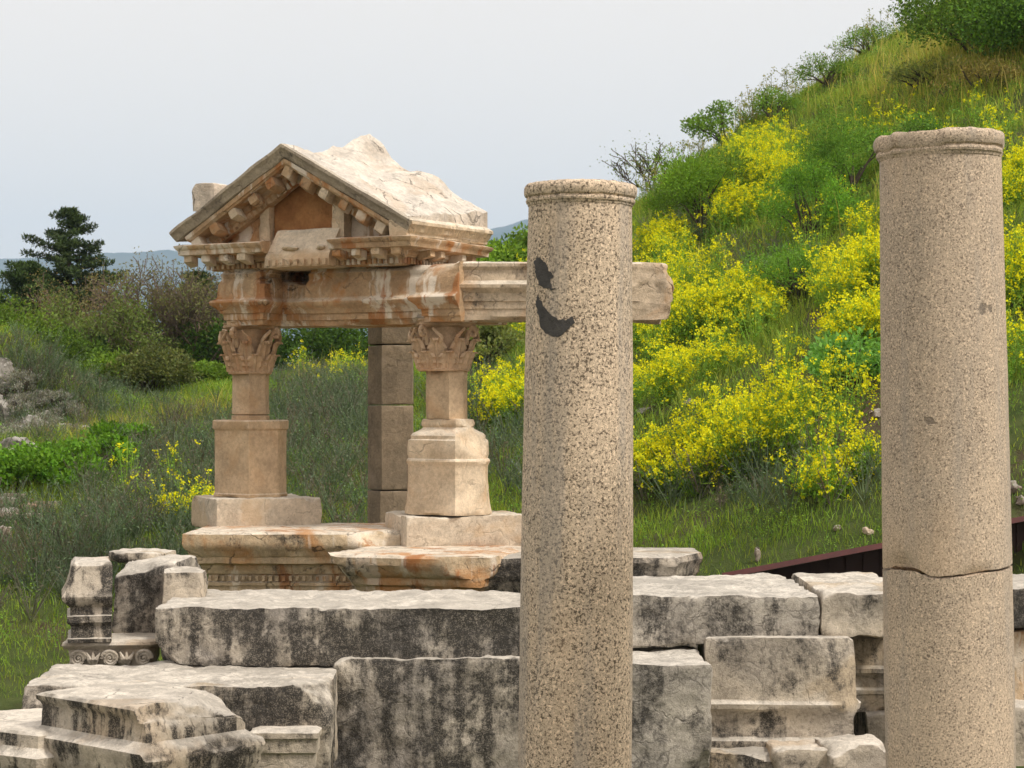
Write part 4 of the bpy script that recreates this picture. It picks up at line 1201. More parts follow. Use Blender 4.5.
# ------------------------------------------------------------------ plants as leaf and blade faces
GAIN = np.array([4.0, 3.7, 2.4])
class Plants:
    def __init__(s): s.V = []; s.T = []; s.Q = []; s.C = []; s.n = 0
    def add(s, V, Q=None, T=None, C=None):
        if Q is not None and len(Q): s.Q.append(np.asarray(Q)+s.n)
        if T is not None and len(T): s.T.append(np.asarray(T)+s.n)
        s.V.append(V); s.C.append(C); s.n += len(V)
    def blades(s, base, h, w, lean, col, rng, tipc=None):
        """base (n,3), h,w (n,), lean (n,2), col (n,3): bent tapering blades"""
        n = len(base); a = rng.uniform(0, 2*PI, n)
        sd = np.stack([np.cos(a), np.sin(a), 0*a], 1)*(w/2)[:, None]
        l3 = np.concatenate([lean, np.zeros((n, 1))], 1)*h[:, None]
        up = np.zeros((n, 3)); up[:, 2] = h
        m = base + up*.55 + l3*.35; t = base + up*(1-.35*np.clip((lean**2).sum(1), 0, 1))[:, None] + l3
        V = np.stack([base-sd, base+sd, m-sd*.75, m+sd*.75, t], 1).reshape(-1, 3)
        i = np.arange(n)*5
        Q = np.stack([i, i+1, i+3, i+2], 1); T = np.stack([i+2, i+3, i+4], 1)
        c2 = col if tipc is None else tipc
        C = np.stack([col, col, (col+c2)/2, (col+c2)/2, c2], 1).reshape(-1, 3)
        s.add(V, Q, T, C)
    def leaves(s, pos, size, col, rng, aspect=.5, updir=.4, dirs=None):
        n = len(pos)
        d = rng.normal(size=(n, 3)) if dirs is None else dirs + rng.normal(size=(n, 3))*.45
        d[:, 2] += updir; d /= np.linalg.norm(d, axis=1)[:, None]
        r = rng.normal(size=(n, 3)); sd = np.cross(d, r); sd /= np.linalg.norm(sd, axis=1)[:, None]+1e-9
        nn = np.cross(d, sd)
        L = size[:, None]; 
        p0 = pos; p2 = pos + d*L; mid = pos + d*L*.48 + nn*L*.07
        V = np.stack([p0, mid+sd*L*aspect*.5, p2, mid-sd*L*aspect*.5], 1).reshape(-1, 3)
        i = np.arange(n)*4
        s.add(V, np.stack([i, i+1, i+2, i+3], 1), None, np.repeat(col, 4, 0))
    def sticks(s, a, b, w, col, rng):
        """thin flat stems a->b"""
        n = len(a); d = b-a; r = rng.normal(size=(n, 3)); sd = np.cross(d, r); sd /= np.linalg.norm(sd, axis=1)[:, None]+1e-9
        sd2 = np.cross(sd, d); sd2 /= np.linalg.norm(sd2, axis=1)[:, None]+1e-9
        w = w[:, None]
        # three-sided
        o = [sd*w*.5, (-.5*sd+.87*sd2)*w*.5, (-.5*sd-.87*sd2)*w*.5]
        V = np.stack([a+o[0], a+o[1], a+o[2], b+o[0]*.6, b+o[1]*.6, b+o[2]*.6], 1).reshape(-1, 3)
        i = np.arange(n)*6
        Q = np.concatenate([np.stack([i+k, i+(k+1) % 3, i+3+(k+1) % 3, i+3+k], 1) for k in range(3)])
        s.add(V, Q, None, np.repeat(col, 6, 0))
    def out(s, name, mat, parent=None, loc=None):
        V = np.concatenate(s.V); C = np.clip(np.concatenate(s.C)*(1.0 if 'petal' in mat.name else GAIN), 0, .85); fs = []
        if s.Q: fs.append(np.concatenate(s.Q))
        if s.T: fs.append(np.concatenate(s.T))
        return np_mesh(name, V, fs, C, mat, loc, parent)

def pal(rng, n, *cols, j=.18):
    c = np.array(cols)[rng.integers(0, len(cols), n)]
    return np.clip(c*(1+rng.normal(size=(n, 1))*j)*(1+rng.normal(size=(n, 3))*j*.25), .004, .95)

def blob(px, py, L):
    t = np.zeros_like(px)
    for cx, cy, rx, ry, a in L: t = np.maximum(t, a*np.exp(-(((px-cx)/rx)**2+((py-cy)/ry)**2)**1.5))
    return t
# where things grow, as seen in the photograph and laid on the ground
MUST = [(770, 165, 45, 36, 1), (735, 195, 30, 25, .8), (660, 238, 36, 22, .7), (700, 250, 40, 30, .5), (765, 215, 44, 30, .45), (700, 300, 74, 52, 1), (660, 275, 34, 40, .9), (760, 255, 36, 40, .8), (735, 355, 75, 26, .9), (665, 360, 40, 28, .9), (785, 388, 58, 48, 1), (700, 435, 62, 34, .9),
        (655, 445, 30, 28, .8), (855, 215, 30, 40, .9), (845, 262, 42, 34, 1), (865, 305, 26, 36, .9), (815, 330, 30, 24, .5), (1010, 150, 30, 38, .7), (1012, 200, 26, 20, .8), (1016, 250, 24, 34, .9), (1012, 335, 22, 20, .6), (905, 120, 60, 18, .35), (960, 120, 60, 20, .4),
        (505, 375, 24, 40, 1), (480, 385, 12, 22, .5), (830, 462, 46, 22, .45), (160, 460, 52, 22, .2), (210, 450, 30, 26, .2), (190, 503, 22, 14, .8), (940, 250, 60, 90, .7), (320, 372, 40, 12, .12), (350, 370, 20, 14, .2), (560, 330, 70, 70, .8), (590, 410, 50, 50, .7), (1060, 280, 60, 120, .7), (520, 300, 30, 24, .3)]
DARK = [(800, 200, 34, 46, 1), (835, 160, 40, 34, .9), (760, 300, 26, 22, .5), (800, 280, 30, 30, .8), (850, 135, 50, 22, .6), (870, 350, 36, 30, .6), (1015, 420, 24, 50, .7), (780, 440, 40, 30, .6)]
DRY = [(960, 70, 70, 34, 1), (900, 90, 50, 34, .6), (1000, 40, 50, 30, .8), (110, 445, 70, 14, .8), (200, 420, 60, 14, .7), (330, 385, 40, 10, .4), (470, 330, 20, 12, .3)]
BARE = [(860, 400, 28, 26, 1), (815, 320, 18, 16, .7), (55, 520, 60, 14, .5), (1016, 300, 14, 30, .6), (650, 412, 20, 6, .8), (870, 430, 20, 14, .8), (300, 400, 26, 8, .5)]
GREY = [(30, 395, 90, 50, .9), (330, 440, 60, 60, 1), (200, 490, 120, 60, .9), (90, 560, 130, 50, .7), (470, 420, 40, 60, .8), (740, 490, 130, 26, .9), (690, 225, 36, 26, .5), (330, 520, 60, 40, .5), (560, 470, 60, 60, .6), (770, 275, 40, 24, .4), (850, 490, 60, 24, .6)]
LUSH = [(60, 470, 80, 26, 1), (130, 445, 30, 14, .7), (250, 440, 20, 10, .3), (690, 545, 80, 20, .8), (820, 530, 90, 26, .9), (40, 640, 80, 60, .5), (330, 395, 60, 14, .7), (420, 370, 80, 20, .7), (240, 395, 60, 18, .7), (30, 600, 60, 40, .4)]

def scatter(n, x0, x1, y0, y1, rng):
    """uniform over the trapezoid of ground that the photograph and a step aside take in"""
    y = np.sqrt(rng.uniform(y0*y0, y1*y1, n)); x = rng.uniform(x0, x1, n)*y/F
    return x, y, terrain(x, y)

def veg():
    rng = RNG
    # short grass everywhere
    g = Plants()
    n = 760000
    x, y, z = scatter(n, -640, 930, 16.6, 54, rng)
    px, py = px_of(x, y, z)
    bare = blob(px, py, BARE); lush = blob(px, py, LUSH); dry = blob(px, py, DRY); grey = blob(px, py, GREY)
    cl = vf(x*1.3, y*1.3, 21)
    keep = rng.uniform(size=n) < np.clip(.42+1.2*(cl-.35)+lush*.6, .2, 1)*(1-.97*np.clip(bare*1.3, 0, 1))
    # the wall and the shrine stand on trodden ground
    keep &= ~((y < 17.3))
    x, y, z, px, py, lush, dry, grey, cl = [a[keep] for a in (x, y, z, px, py, lush, dry, grey, cl)]
    n = len(x)
    u = rng.uniform(size=n)
    col = pal(rng, n, (.055, .090, .018), (.072, .108, .022), (.040, .068, .018), (.090, .115, .028))
    col = np.where((u < lush*.9)[:, None], pal(rng, n, (.058, .098, .018), (.070, .112, .024), (.046, .086, .016)), col)
    col = np.where((rng.uniform(size=n) < dry*.8)[:, None], pal(rng, n, (.13, .115, .045), (.105, .11, .036), (.075, .095, .028)), col)
    col = np.where((rng.uniform(size=n) < grey*.75)[:, None], pal(rng, n, (.040, .054, .050), (.050, .060, .062), (.034, .052, .034)), col)
    h = rng.uniform(.09, .26, n)*(1+.6*dry+.25*lush)*(.7+.7*cl)*np.clip((y-12)/14, .40, 1.2); w = rng.uniform(.006, .013, n)*np.clip(y/24, .75, 1.4)
    g.blades(np.stack([x, y, z-.02], 1), h, w, rng.normal(size=(n, 2))*.38, col, rng)
    o = g.out('grass', M['grassblade']); tag(o, 'mixed green grass covering the slope and hill behind the ruin', 'grass', kind='stuff')

    # grey-green branching scrub
    g = Plants(); n = 34000
    x, y, z = scatter(n, -720, 720, 18.8, 50, rng); px, py = px_of(x, y, z)
    d = blob(px, py, GREY); keep = rng.uniform(size=n) < d*.85*np.clip(.35+1.6*(vf(x*1.1, y*1.1, 31)-.3), .1, 1)
    x, y, z = x[keep], y[keep], z[keep]; n = len(x)
    H = rng.uniform(.22, .62, n)
    k = 15
    b = np.repeat(np.stack([x, y, z], 1), k, 0); hh = np.repeat(H, k)*rng.uniform(.55, 1.1, n*k)
    dr = rng.normal(size=(n*k, 2))*.42
    tip = b + np.concatenate([dr*hh[:, None], hh[:, None]*.95], 1)
    start = b + (tip-b)*rng.uniform(0, .3, (n*k, 1))
    hue = np.repeat(rng.uniform(size=n), k)
    c = np.where((hue < .25)[:, None], pal(rng, n*k, (.050, .052, .060), (.056, .056, .066), (.054, .048, .052)), pal(rng, n*k, (.040, .060, .055), (.050, .068, .068), (.034, .056, .042)))
    g.sticks(start, tip, np.full(n*k, .009), c, rng)
    m = 4
    t = rng.uniform(.25, 1, (n*k*m, 1)); bb = np.repeat(start, m, 0); tt = np.repeat(tip, m, 0)
    g.leaves(bb+(tt-bb)*t, rng.uniform(.025, .06, n*k*m), np.repeat(c, m, 0)*.95, rng, .32, .5)
    o = g.out('scrub', M['leaf']); tag(o, 'grey green thin-stemmed scrub over the grassy slope', 'scrub', kind='stuff')

    # leafy low herbs between (darker, rounded leaves)
    g = Plants(); n = 15000
    x, y, z = scatter(n, -640, 900, 18.0, 54, rng); px, py = px_of(x, y, z)
    d = np.maximum(np.maximum(blob(px, py, DARK), .75*blob(px, py, LUSH)), .22)*np.clip(1-blob(px, py, DRY)*.8-blob(px, py, BARE), 0, 1)
    keep = rng.uniform(size=n) < d
    x, y, z, px, py = x[keep], y[keep], z[keep], px[keep], py[keep]; n = len(x); k = 60
    dk = blob(px, py, DARK); lu = blob(px, py, LUSH)
    R = rng.uniform(.10, .28, n); H = rng.uniform(.12, .36, n)*(1+.9*dk)
    dirs = rng.normal(size=(n*k, 3)); dirs /= np.linalg.norm(dirs, axis=1)[:, None]; rr = rng.uniform(.25, 1, (n*k, 1))**.5
    p = np.repeat(np.stack([x, y, z], 1), k, 0) + dirs*rr*np.stack([np.repeat(R, k), np.repeat(R, k), np.repeat(H*.6, k)], 1); p[:, 2] += np.repeat(H*.45, k)
    hu = np.repeat(rng.uniform(size=n), k); dd = np.repeat(dk, k); l2 = np.repeat(lu, k)
    c = pal(rng, n*k, (.040, .085, .022), (.055, .105, .024), (.035, .07, .022))
    c = np.where((hu < l2*.9)[:, None], pal(rng, n*k, (.048, .088, .018), (.060, .105, .022)), c)
    c = np.where((hu < dd*.9)[:, None], pal(rng, n*k, (.032, .075, .016), (.045, .10, .018), (.026, .055, .016)), c)
    g.leaves(p, rng.uniform(.018, .042, n*k)*np.repeat(np.clip(y/26, .8, 1.7), k), c, rng, .5, .35)
    o = g.out('undergrowth', M['leaf']); tag(o, 'low leafy green herbs between the grass', 'undergrowth', kind='stuff')

    # tall straw and seed-head weeds along the crest
    g = Plants(); n = 16000
    x, y, z = scatter(n, -300, 720, 30, 56, rng); px, py = px_of(x, y, z)
    d = np.maximum(blob(px, py, DRY), .10)*(px > 560) + .5*blob(px, py, DRY)*(px <= 560)
    keep = rng.uniform(size=n) < d
    x, y, z = x[keep], y[keep], z[keep]; n = len(x); H = rng.uniform(.45, 1.0, n)
    c = pal(rng, n, (.095, .105, .035), (.12, .115, .045), (.065, .095, .028), (.15, .13, .065))
    g.blades(np.stack([x, y, z], 1), H, np.full(n, .014), rng.normal(size=(n, 2))*.22, c, rng, pal(rng, n, (.16, .145, .07), (.12, .13, .05)))
    o = g.out('tall_grass', M['grassblade']); tag(o, 'tall straw-tinted grass on the hilltop', 'grass', kind='stuff')

def crest_weeds():
    rng = np.random.default_rng(23); g = Plants(); B, T = [], []
    for i in range(110):
        px = rng.uniform(632, 915); x0 = (px-512)/F; d = _ds[_ds > 30]
        k = int(np.argmax((terrain(x0*d, d)-CZ)/d)); dd = d[k] + rng.normal()*.8; x = x0*dd
        B.append((x, dd, tz(x, dd)-.02)); H = rng.uniform(.4, 1.05); T.append((x+rng.normal()*.14, dd+rng.normal()*.1, B[-1][2]+H))
    B, T = np.array(B), np.array(T); n = len(B)
    g.sticks(B, T, np.full(n, .016), pal(rng, n, (.05, .06, .025), (.07, .07, .035)), rng)
    m = 5; t = rng.uniform(.35, .95, (n*m, 1)); a = np.repeat(B, m, 0)+(np.repeat(T, m, 0)-np.repeat(B, m, 0))*t
    e = a + rng.normal(size=(n*m, 3))*np.array([.13, .13, .05]) + np.array([0, 0, .10])
    c = pal(rng, n*m, (.05, .06, .025), (.07, .07, .035)); g.sticks(a, e, np.full(n*m, .010), c, rng)
    q = 7; E = np.concatenate([e, T]); Q = np.repeat(E, q, 0)+rng.normal(size=(len(E)*q, 3))*.028
    g.leaves(Q, rng.uniform(.03, .06, len(Q)), pal(rng, len(Q), (.06, .07, .03), (.08, .075, .035), (.05, .07, .025)), rng, .6)
    tag(g.out('weeds', M['leaf']), 'tall seed-headed weeds standing along the skyline of the hill', 'weeds', kind='stuff')

def mustard_plant(g, f, x, y, z, R, H, rng, stems=26, flower=1.0, leafc=None):
    """mounded mustard plant: stems, leafy lower part, heads of small yellow flowers on top"""
    n = stems
    a = rng.uniform(0, 2*PI, n); rr = R*np.sqrt(rng.uniform(0, 1, n))
    hh = H*(1-.45*(rr/R)**2)*rng.uniform(.72, 1.10, n)
    base = np.stack([x+rr*.35*np.cos(a), y+rr*.35*np.sin(a), np.full(n, z-.03)], 1)
    tip = np.stack([x+rr*np.cos(a), y+rr*np.sin(a), z+hh], 1)
    sc = pal(rng, n, (.07, .12, .028), (.09, .14, .03))
    g.sticks(base, tip, np.full(n, .010), sc, rng)
    k = 24
    t = rng.uniform(.06, .93, (n*k, 1))**.8
    p = np.repeat(base, k, 0)+(np.repeat(tip, k, 0)-np.repeat(base, k, 0))*t + rng.normal(size=(n*k, 3))*.05
    col = pal(rng, n*k, (.050, .105, .022), (.070, .13, .026), (.040, .085, .022), (.085, .14, .03)) if leafc is None else pal(rng, n*k, *leafc)
    g.leaves(p, rng.uniform(.03, .075, n*k)*(1.15-.6*t[:, 0]), col, rng, .42, .35)
    # side sprays carrying flowers
    m = 4
    S = np.repeat(tip, m, 0) + rng.normal(size=(n*m, 3))*np.array([.11, .11, .08]); S[:, 2] -= .05
    sel = rng.uniform(size=n*m) < flower
    S = S[sel]; 
    if len(S):
        g.sticks(np.repeat(tip, m, 0)[sel]-np.array([0, 0, .16]), S, np.full(len(S), .006), pal(rng, len(S), (.09, .15, .03)), rng)
        q = 10
        Q = np.repeat(S, q, 0) + rng.normal(size=(len(S)*q, 3))*np.array([.019, .019, .021])
        f.leaves(Q, rng.uniform(.020, .036, len(Q)), pal(rng, len(Q), (.84, .76, .012), (.88, .82, .02), (.78, .74, .015), (.70, .74, .03), j=.08), rng, .95, .15)

def mustard():
    rng = np.random.default_rng(5)
    # bushes that stand out: each a thing of its own
    big = [(770, 205, .78, 1.25, 'mustard bush in full flower highest on the skyline of the hill'),
           (735, 232, .62, .95, 'mustard bush under the round green shrub on the hill'),
           (662, 262, .60, .85, 'small mustard bush at the shoulder of the speckled column, below the bare shrub'),
           (690, 345, .78, .95, 'wide mustard bush just beyond the broken beam end'),
           (755, 322, .70, .95, 'mustard bush half way up the hill above the densest yellow mound'),
           (788, 452, .86, 1.15, 'densest round yellow mustard mound in the middle of the hillside'),
           (705, 478, .72, .75, 'low spreading mustard bush at the foot of the densest yellow mound'),
           (652, 482, .50, .65, 'mustard bush against the side of the speckled column, low on the hill'),
           (850, 305, .70, .95, 'tall mustard bush beside the upper shaft of the cracked column'),
           (856, 350, .60, .80, 'mustard bush beside the middle of the cracked column shaft'),
           (1018, 300, .62, .95, 'mustard bush beyond the cracked column at the picture edge'),
           (1012, 205, .60, .80, 'mustard bush above the cracked column collar at the picture edge'),
           (504, 425, .48, .95, 'yellow mustard bush between the flared pillar and the speckled column'),
           (195, 520, .40, .40, 'little mustard bush beside the faceted pillar plinth'),
           (835, 490, .50, .50, 'sparse mustard bush on bare soil low beside the cracked column')]
    for px, py, R, H, lab in big:
        c = hit(px, py); root = empty('mustard_bush', c)
        tag(root, lab, 'mustard bush', 'mustard bushes in flower on the hillside')
        g, f = Plants(), Plants()
        sparse = .4 if 'sparse' in lab else .74
        for q in range(int(4+R*5)):
            a = rng.uniform(0, 2*PI); r = R*.75*math.sqrt(rng.uniform(0, 1))
            dx, dy = r*math.cos(a), r*math.sin(a)
            mustard_plant(g, f, dx, dy, tz(c.x+dx, c.y+dy)-c.z, R*rng.uniform(.35, .6), H*(1-.4*(r/R)**2)*rng.uniform(.75, 1.05), rng, 26, sparse)
        g.out('foliage', M['leaf'], root); f.out('blossom', M['petal'], root)
    # the rest of the flowering slope
    g, f = Plants(), Plants(); n = 4600
    x, y, z = scatter(n, -720, 720, 19.5, 54, rng); px, py = px_of(x, y, z-.0)
    pyh = py - F*.45/y          # the heads stand above the root
    d = blob(px, pyh, MUST)
    d = d*(1-.8*blob(px, pyh, DARK))
    clump = np.clip(.05+3.4*(vf(x*.8, y*.8, 77)-.36), .02, 1)
    keep = (rng.uniform(size=n) < d*clump*.9) & (blob(px, py, BARE) < .5)
    for X, Y, Z, D in zip(x[keep], y[keep], z[keep], d[keep]):
        mustard_plant(g, f, X, Y, Z, rng.uniform(.2, .42), rng.uniform(.45, .9), rng, int(rng.uniform(9, 22)), float(np.clip(D*1.15, .25, 1)))
    tag(g.out('mustard_stems', M['leaf']), 'leafy green stems of the flowering mustard over the hillside', 'mustard plants', kind='stuff')
    tag(f.out('mustard_flowers', M['petal']), 'yellow mustard flowers sprinkled over the hillside', 'flowers', kind='stuff')
ground(); veg(); mustard(); crest_weeds()

# ------------------------------------------------------------------ shrubs and trees
def shrub_cloud(g, rng, R, H, n, size, cols, clumps=26, aspect=.5, updir=.2, hollow=.55, fine=False, base=.15):
    """leaf clumps over an uneven mound"""
    cd = rng.normal(size=(clumps, 3)); cd /= np.linalg.norm(cd, axis=1)[:, None]; cd[:, 2] = np.abs(cd[:, 2])*1.0 - .15
    cr = rng.uniform(hollow, 1.0, (clumps, 1))
    cc = cd*cr*np.array([R, R, H*.62]); cc[:, 2] += H*.34
    cs = rng.uniform(.20, .42, clumps)*min(R, H)
    shade = rng.uniform(.78, 1.22, clumps)
    i = rng.integers(0, clumps, n)
    p = rng.normal(size=(n, 3)); p /= np.linalg.norm(p, axis=1)[:, None]; p *= (rng.uniform(0, 1, (n, 1))**.45)
    P_ = cc[i] + p*cs[i][:, None]*np.array([1.1, 1.1, .8])
    P_ = P_[P_[:, 2] > base*H*.2]; i = i[:len(P_)] if len(P_) == n else rng.integers(0, clumps, len(P_))
    c = pal(rng, len(P_), *cols)*shade[i][:, None]
    g.leaves(P_, rng.uniform(.6, 1.3, len(P_))*size, c, rng, aspect, updir, dirs=(p[:len(P_)]*.8))
    return cc

def stems_bm(pts, H, rng, r0=.03):
    bm = bmesh.new()
    for c in pts:
        b = Vector((rng.normal()*.06, rng.normal()*.06, -.05)); e = Vector(c)
        m = (b+e)*.5 + Vector((rng.normal()*.06, rng.normal()*.06, .08*H))
        tube(bm, [b, b.lerp(m, .5), m, m.lerp(e, .6), e], [r0, r0*.8, r0*.6, r0*.4, r0*.15], 5)
    return bm

def shrub(name, label, px, py, R, H, n, size, cols, cat='shrub', group='shrubs on the slopes', seed=1, d=None, mat='leaf', **kw):
    rng = np.random.default_rng(seed)
    if d: x = (px-512)*d/F; c = Vector((x, d, tz(x, d)))
    else: c = hit(px, py)
    root = empty(name, c); tag(root, label, cat, group)
    g = Plants(); cc = shrub_cloud(g, rng, R, H, n, size, cols, **kw); g.out('foliage', M[mat], root)
    build('stems', stems_bm(cc[:14], H, rng), M['bark'], root)
    return root

GREEN = ((.038, .074, .016), (.048, .090, .019), (.030, .058, .014))
BRIGHT = ((.056, .102, .018), (.070, .122, .024), (.046, .086, .016))
DGREEN = ((.028, .060, .014), (.038, .080, .016), (.020, .045, .013))
OLIVE = ((.055, .075, .035), (.075, .09, .045), (.045, .06, .03))
def shrubs():
    shrub('round_shrub', 'round bright green feathery shrub on the skyline of the hill', 706, 232, 1.1, 1.7, 14000, .08, ((.040, .078, .012), (.050, .094, .014), (.032, .064, .012)), seed=2, aspect=.22, clumps=34)
    shrub('sprig_shrub', 'small leafy sprigs standing above the round feathery shrub', 728, 190, 1.0, 1.15, 3600, .06, GREEN, seed=3, d=46.2, clumps=16, hollow=.6, aspect=.7)
    shrub('fennel_bush', 'dark green fennel bush beside the highest mustard on the hill', 808, 245, .80, 1.55, 8000, .07, ((.035, .085, .014), (.05, .11, .016), (.028, .065, .014)), seed=4, aspect=.18)
    shrub('fennel_bush', 'dark green fennel bush close against the cracked column collar', 848, 200, .85, 1.45, 7500, .07, ((.035, .08, .014), (.05, .10, .018), (.028, .065, .014)), seed=5, aspect=.18)
    shrub('fennel_bush', 'low dark fennel bush between two mustard bushes high on the hill', 795, 300, .75, .9, 5200, .07, ((.035, .08, .016), (.05, .105, .02)), seed=6, aspect=.2)
    shrub('fennel_bush', 'blue green leafy bush beside the bare soil by the cracked column', 858, 385, .60, .65, 3600, .075, ((.04, .095, .03), (.055, .12, .04)), seed=7)
    shrub('hilltop_bush', 'dense dark bush crowning the top of the hill', 985, 62, 1.8, 2.0, 18000, .08, tuple(tuple(v*.75 for v in c) for c in GREEN), seed=8, clumps=44)
    shrub('hilltop_bush', 'dark bush at the top picture corner of the hill', 1050, 60, 1.7, 1.9, 15000, .08, DGREEN, seed=9, clumps=40)
    shrub('green_shrub', 'green shrub row end seen over the beam beside the roof flank', 492, 300, .95, 1.25, 5200, .10, BRIGHT, seed=10, d=42.5)
    shrub('green_shrub', 'green shrub seen over the beam against the speckled column', 530, 300, .95, 1.15, 5200, .10, GREEN, seed=11, d=43)
    shrub('green_shrub', 'dark shrub glimpsed beneath the beam beside the carved capital', 487, 345, .6, 1.1, 3400, .08, OLIVE, seed=12, d=34)
    lab = ['low green bush on the skyline above the highest mustard', 'low green bush half way along the weedy skyline', 'low green bush high on the skyline below the hilltop bush', 'dark fennel clump above the cracked column on the hill', 'dry olive bush on the straw grass near the hilltop', 'green bush on the straw grass beneath the hilltop bush']
    for i, (px, py, R, H, n, cols) in enumerate([(775, 120, .7, .7, 2600, GREEN), (828, 85, .8, .75, 2800, GREEN), (870, 55, .8, .8, 2800, GREEN), (905, 165, .8, .9, 4200, DGREEN), (985, 95, .9, .7, 2400, ((.07, .065, .03), (.085, .075, .04))), (930, 90, .8, .7, 2600, OLIVE)]):
        shrub('hill_bush', lab[i], px, py, R, H, n, .06, cols, seed=80+i, aspect=.4, clumps=22)
    # left slope
    lab = ['bright green broad-leaved bush at the back of the left slope by the silver plants', 'bright green bush next along the back of the slope under the conifer', 'yellow green bush in the middle of the slope under the bare tree', 'low yellow green bush in front of the thin grey tree', 'light green bush on the grassy bank beside the carved faceted pillar', 'dark bush in the gap under the brown bare tree']
    for i, (px, py, R, H, cols) in enumerate([(10, 400, 1.2, 1.9, BRIGHT), (58, 398, 1.1, 1.5, GREEN), (114, 408, .9, .85, BRIGHT), (152, 405, .8, .95, OLIVE), (205, 402, .8, .62, BRIGHT), (92, 395, .9, 1.5, DGREEN)]):
        shrub('leafy_bush', lab[i], px, py, R, H, 9000, .075, tuple(tuple(v*.60 for v in c) for c in cols), seed=20+i, d=(45, 46, 42, 41.5, 43, 52)[i], clumps=30, group='bushes below the trees')
    lab = ['lush bright herb clump spreading beside the silver-leaved heap', 'lush bright herb clump in the middle of the bright green patch', 'small bright herb clump beside the grey fieldstone']
    for i, (px, py, R, H) in enumerate([(25, 492, .95, .65), (85, 475, .95, .6), (122, 452, .55, .5)]):
        shrub('herb_clump', lab[i], px, py, R, H, 6500, .065, ((.032, .074, .010), (.041, .090, .012), (.026, .060, .010)), seed=30+i, clumps=34, aspect=.65, group='bright herb clumps')
    # dark trees behind, seen under the entablature
    for i, (px, H, d, lab) in enumerate([(300, 2.5, 54, 'dark green shrub mass seen under the entablature near the faceted pillar'), (345, 2.5, 55, 'dark green shrub mass seen under the entablature near the brown pier'), (235, 2.5, 54, 'dark shrub behind the carved capital of the faceted pillar'), (395, 1.8, 54, 'dark shrub hidden partly by the brown rear pier')]):
        shrub('dark_shrub', lab, px, 0, 1.7, H, 6000, .12, tuple(tuple(v*.55 for v in c) for c in DGREEN), seed=40+i, d=d, clumps=30, group='dark shrubs behind the ruin')
    # silver plants on the stone heap
    lab = ['silver-leaved plant on top of the stone heap', 'silver-leaved plant low on the front of the stone heap', 'silver-leaved plant at the far end of the stone heap', 'silver-leaved plant against the picture edge on the heap']
    lab += ['silver-leaved plant in the middle of the stone heap', 'silver-leaved plant filling the dip of the stone heap', 'small silver-leaved plant at the foot of the stone heap', 'silver-leaved plant just under the dark ledge stone', 'silver-leaved plant spilling over the far shoulder of the heap', 'broad silver-leaved plant on the steep face of the heap']
    for i, (px, py, R, H) in enumerate([(20, 388, .5, .36), (40, 432, .55, .4), (66, 420, .45, .34), (4, 445, .5, .4), (30, 410, .5, .34), (8, 418, .5, .34), (60, 440, .4, .28), (10, 396, .45, .3), (50, 405, .45, .3), (24, 440, .55, .35)]):
        shrub('silver_plant', lab[i], px, py, R*.95, H*.9, 2800, .045, ((.075, .082, .115), (.095, .104, .145), (.055, .062, .085)), seed=50+i, clumps=26, aspect=.3, updir=.7, group='silver-leaved plants on the stone heap')
    shrub('pink_shrub', 'small reddish shrub behind the end of the stone heap', 60, 412, .32, .75, 700, .06, ((.07, .03, .028), (.05, .032, .024), (.03, .045, .018)), seed=60, d=39, clumps=8)

def limb(bm, p, d, L, r, depth, rng, tips, spread=.55, up=.12, kids=3, seg=5, taper=.62):
    pts = [p]; rad = [r]; q = p.copy(); dd = d.normalized()
    for i in range(4):
        dd = (dd + Vector(rng.normal(size=3))*.13 + Vector((0, 0, up))*.3).normalized()
        q = q + dd*L/4; pts.append(q.copy()); rad.append(max(.010 if depth == 0 else .013, r*(1-(1-taper)*(i+1)/4)))
    tube(bm, pts, rad, seg, False)
    if depth == 0: tips.append((q, dd)); return
    for k in range(kids):
        t = rng.uniform(.35, 1.0); i = min(3, int(t*4)); b = pts[i].lerp(pts[i+1], t*4-i) if t < 1 else q
        nd = (dd + Vector(rng.normal(size=3))*spread).normalized()
        limb(bm, b, nd, L*rng.uniform(.55, .8), r*taper*.8, depth-1, rng, tips, spread, up, kids, max(3, seg-1), taper)
    tips.append((q, dd))

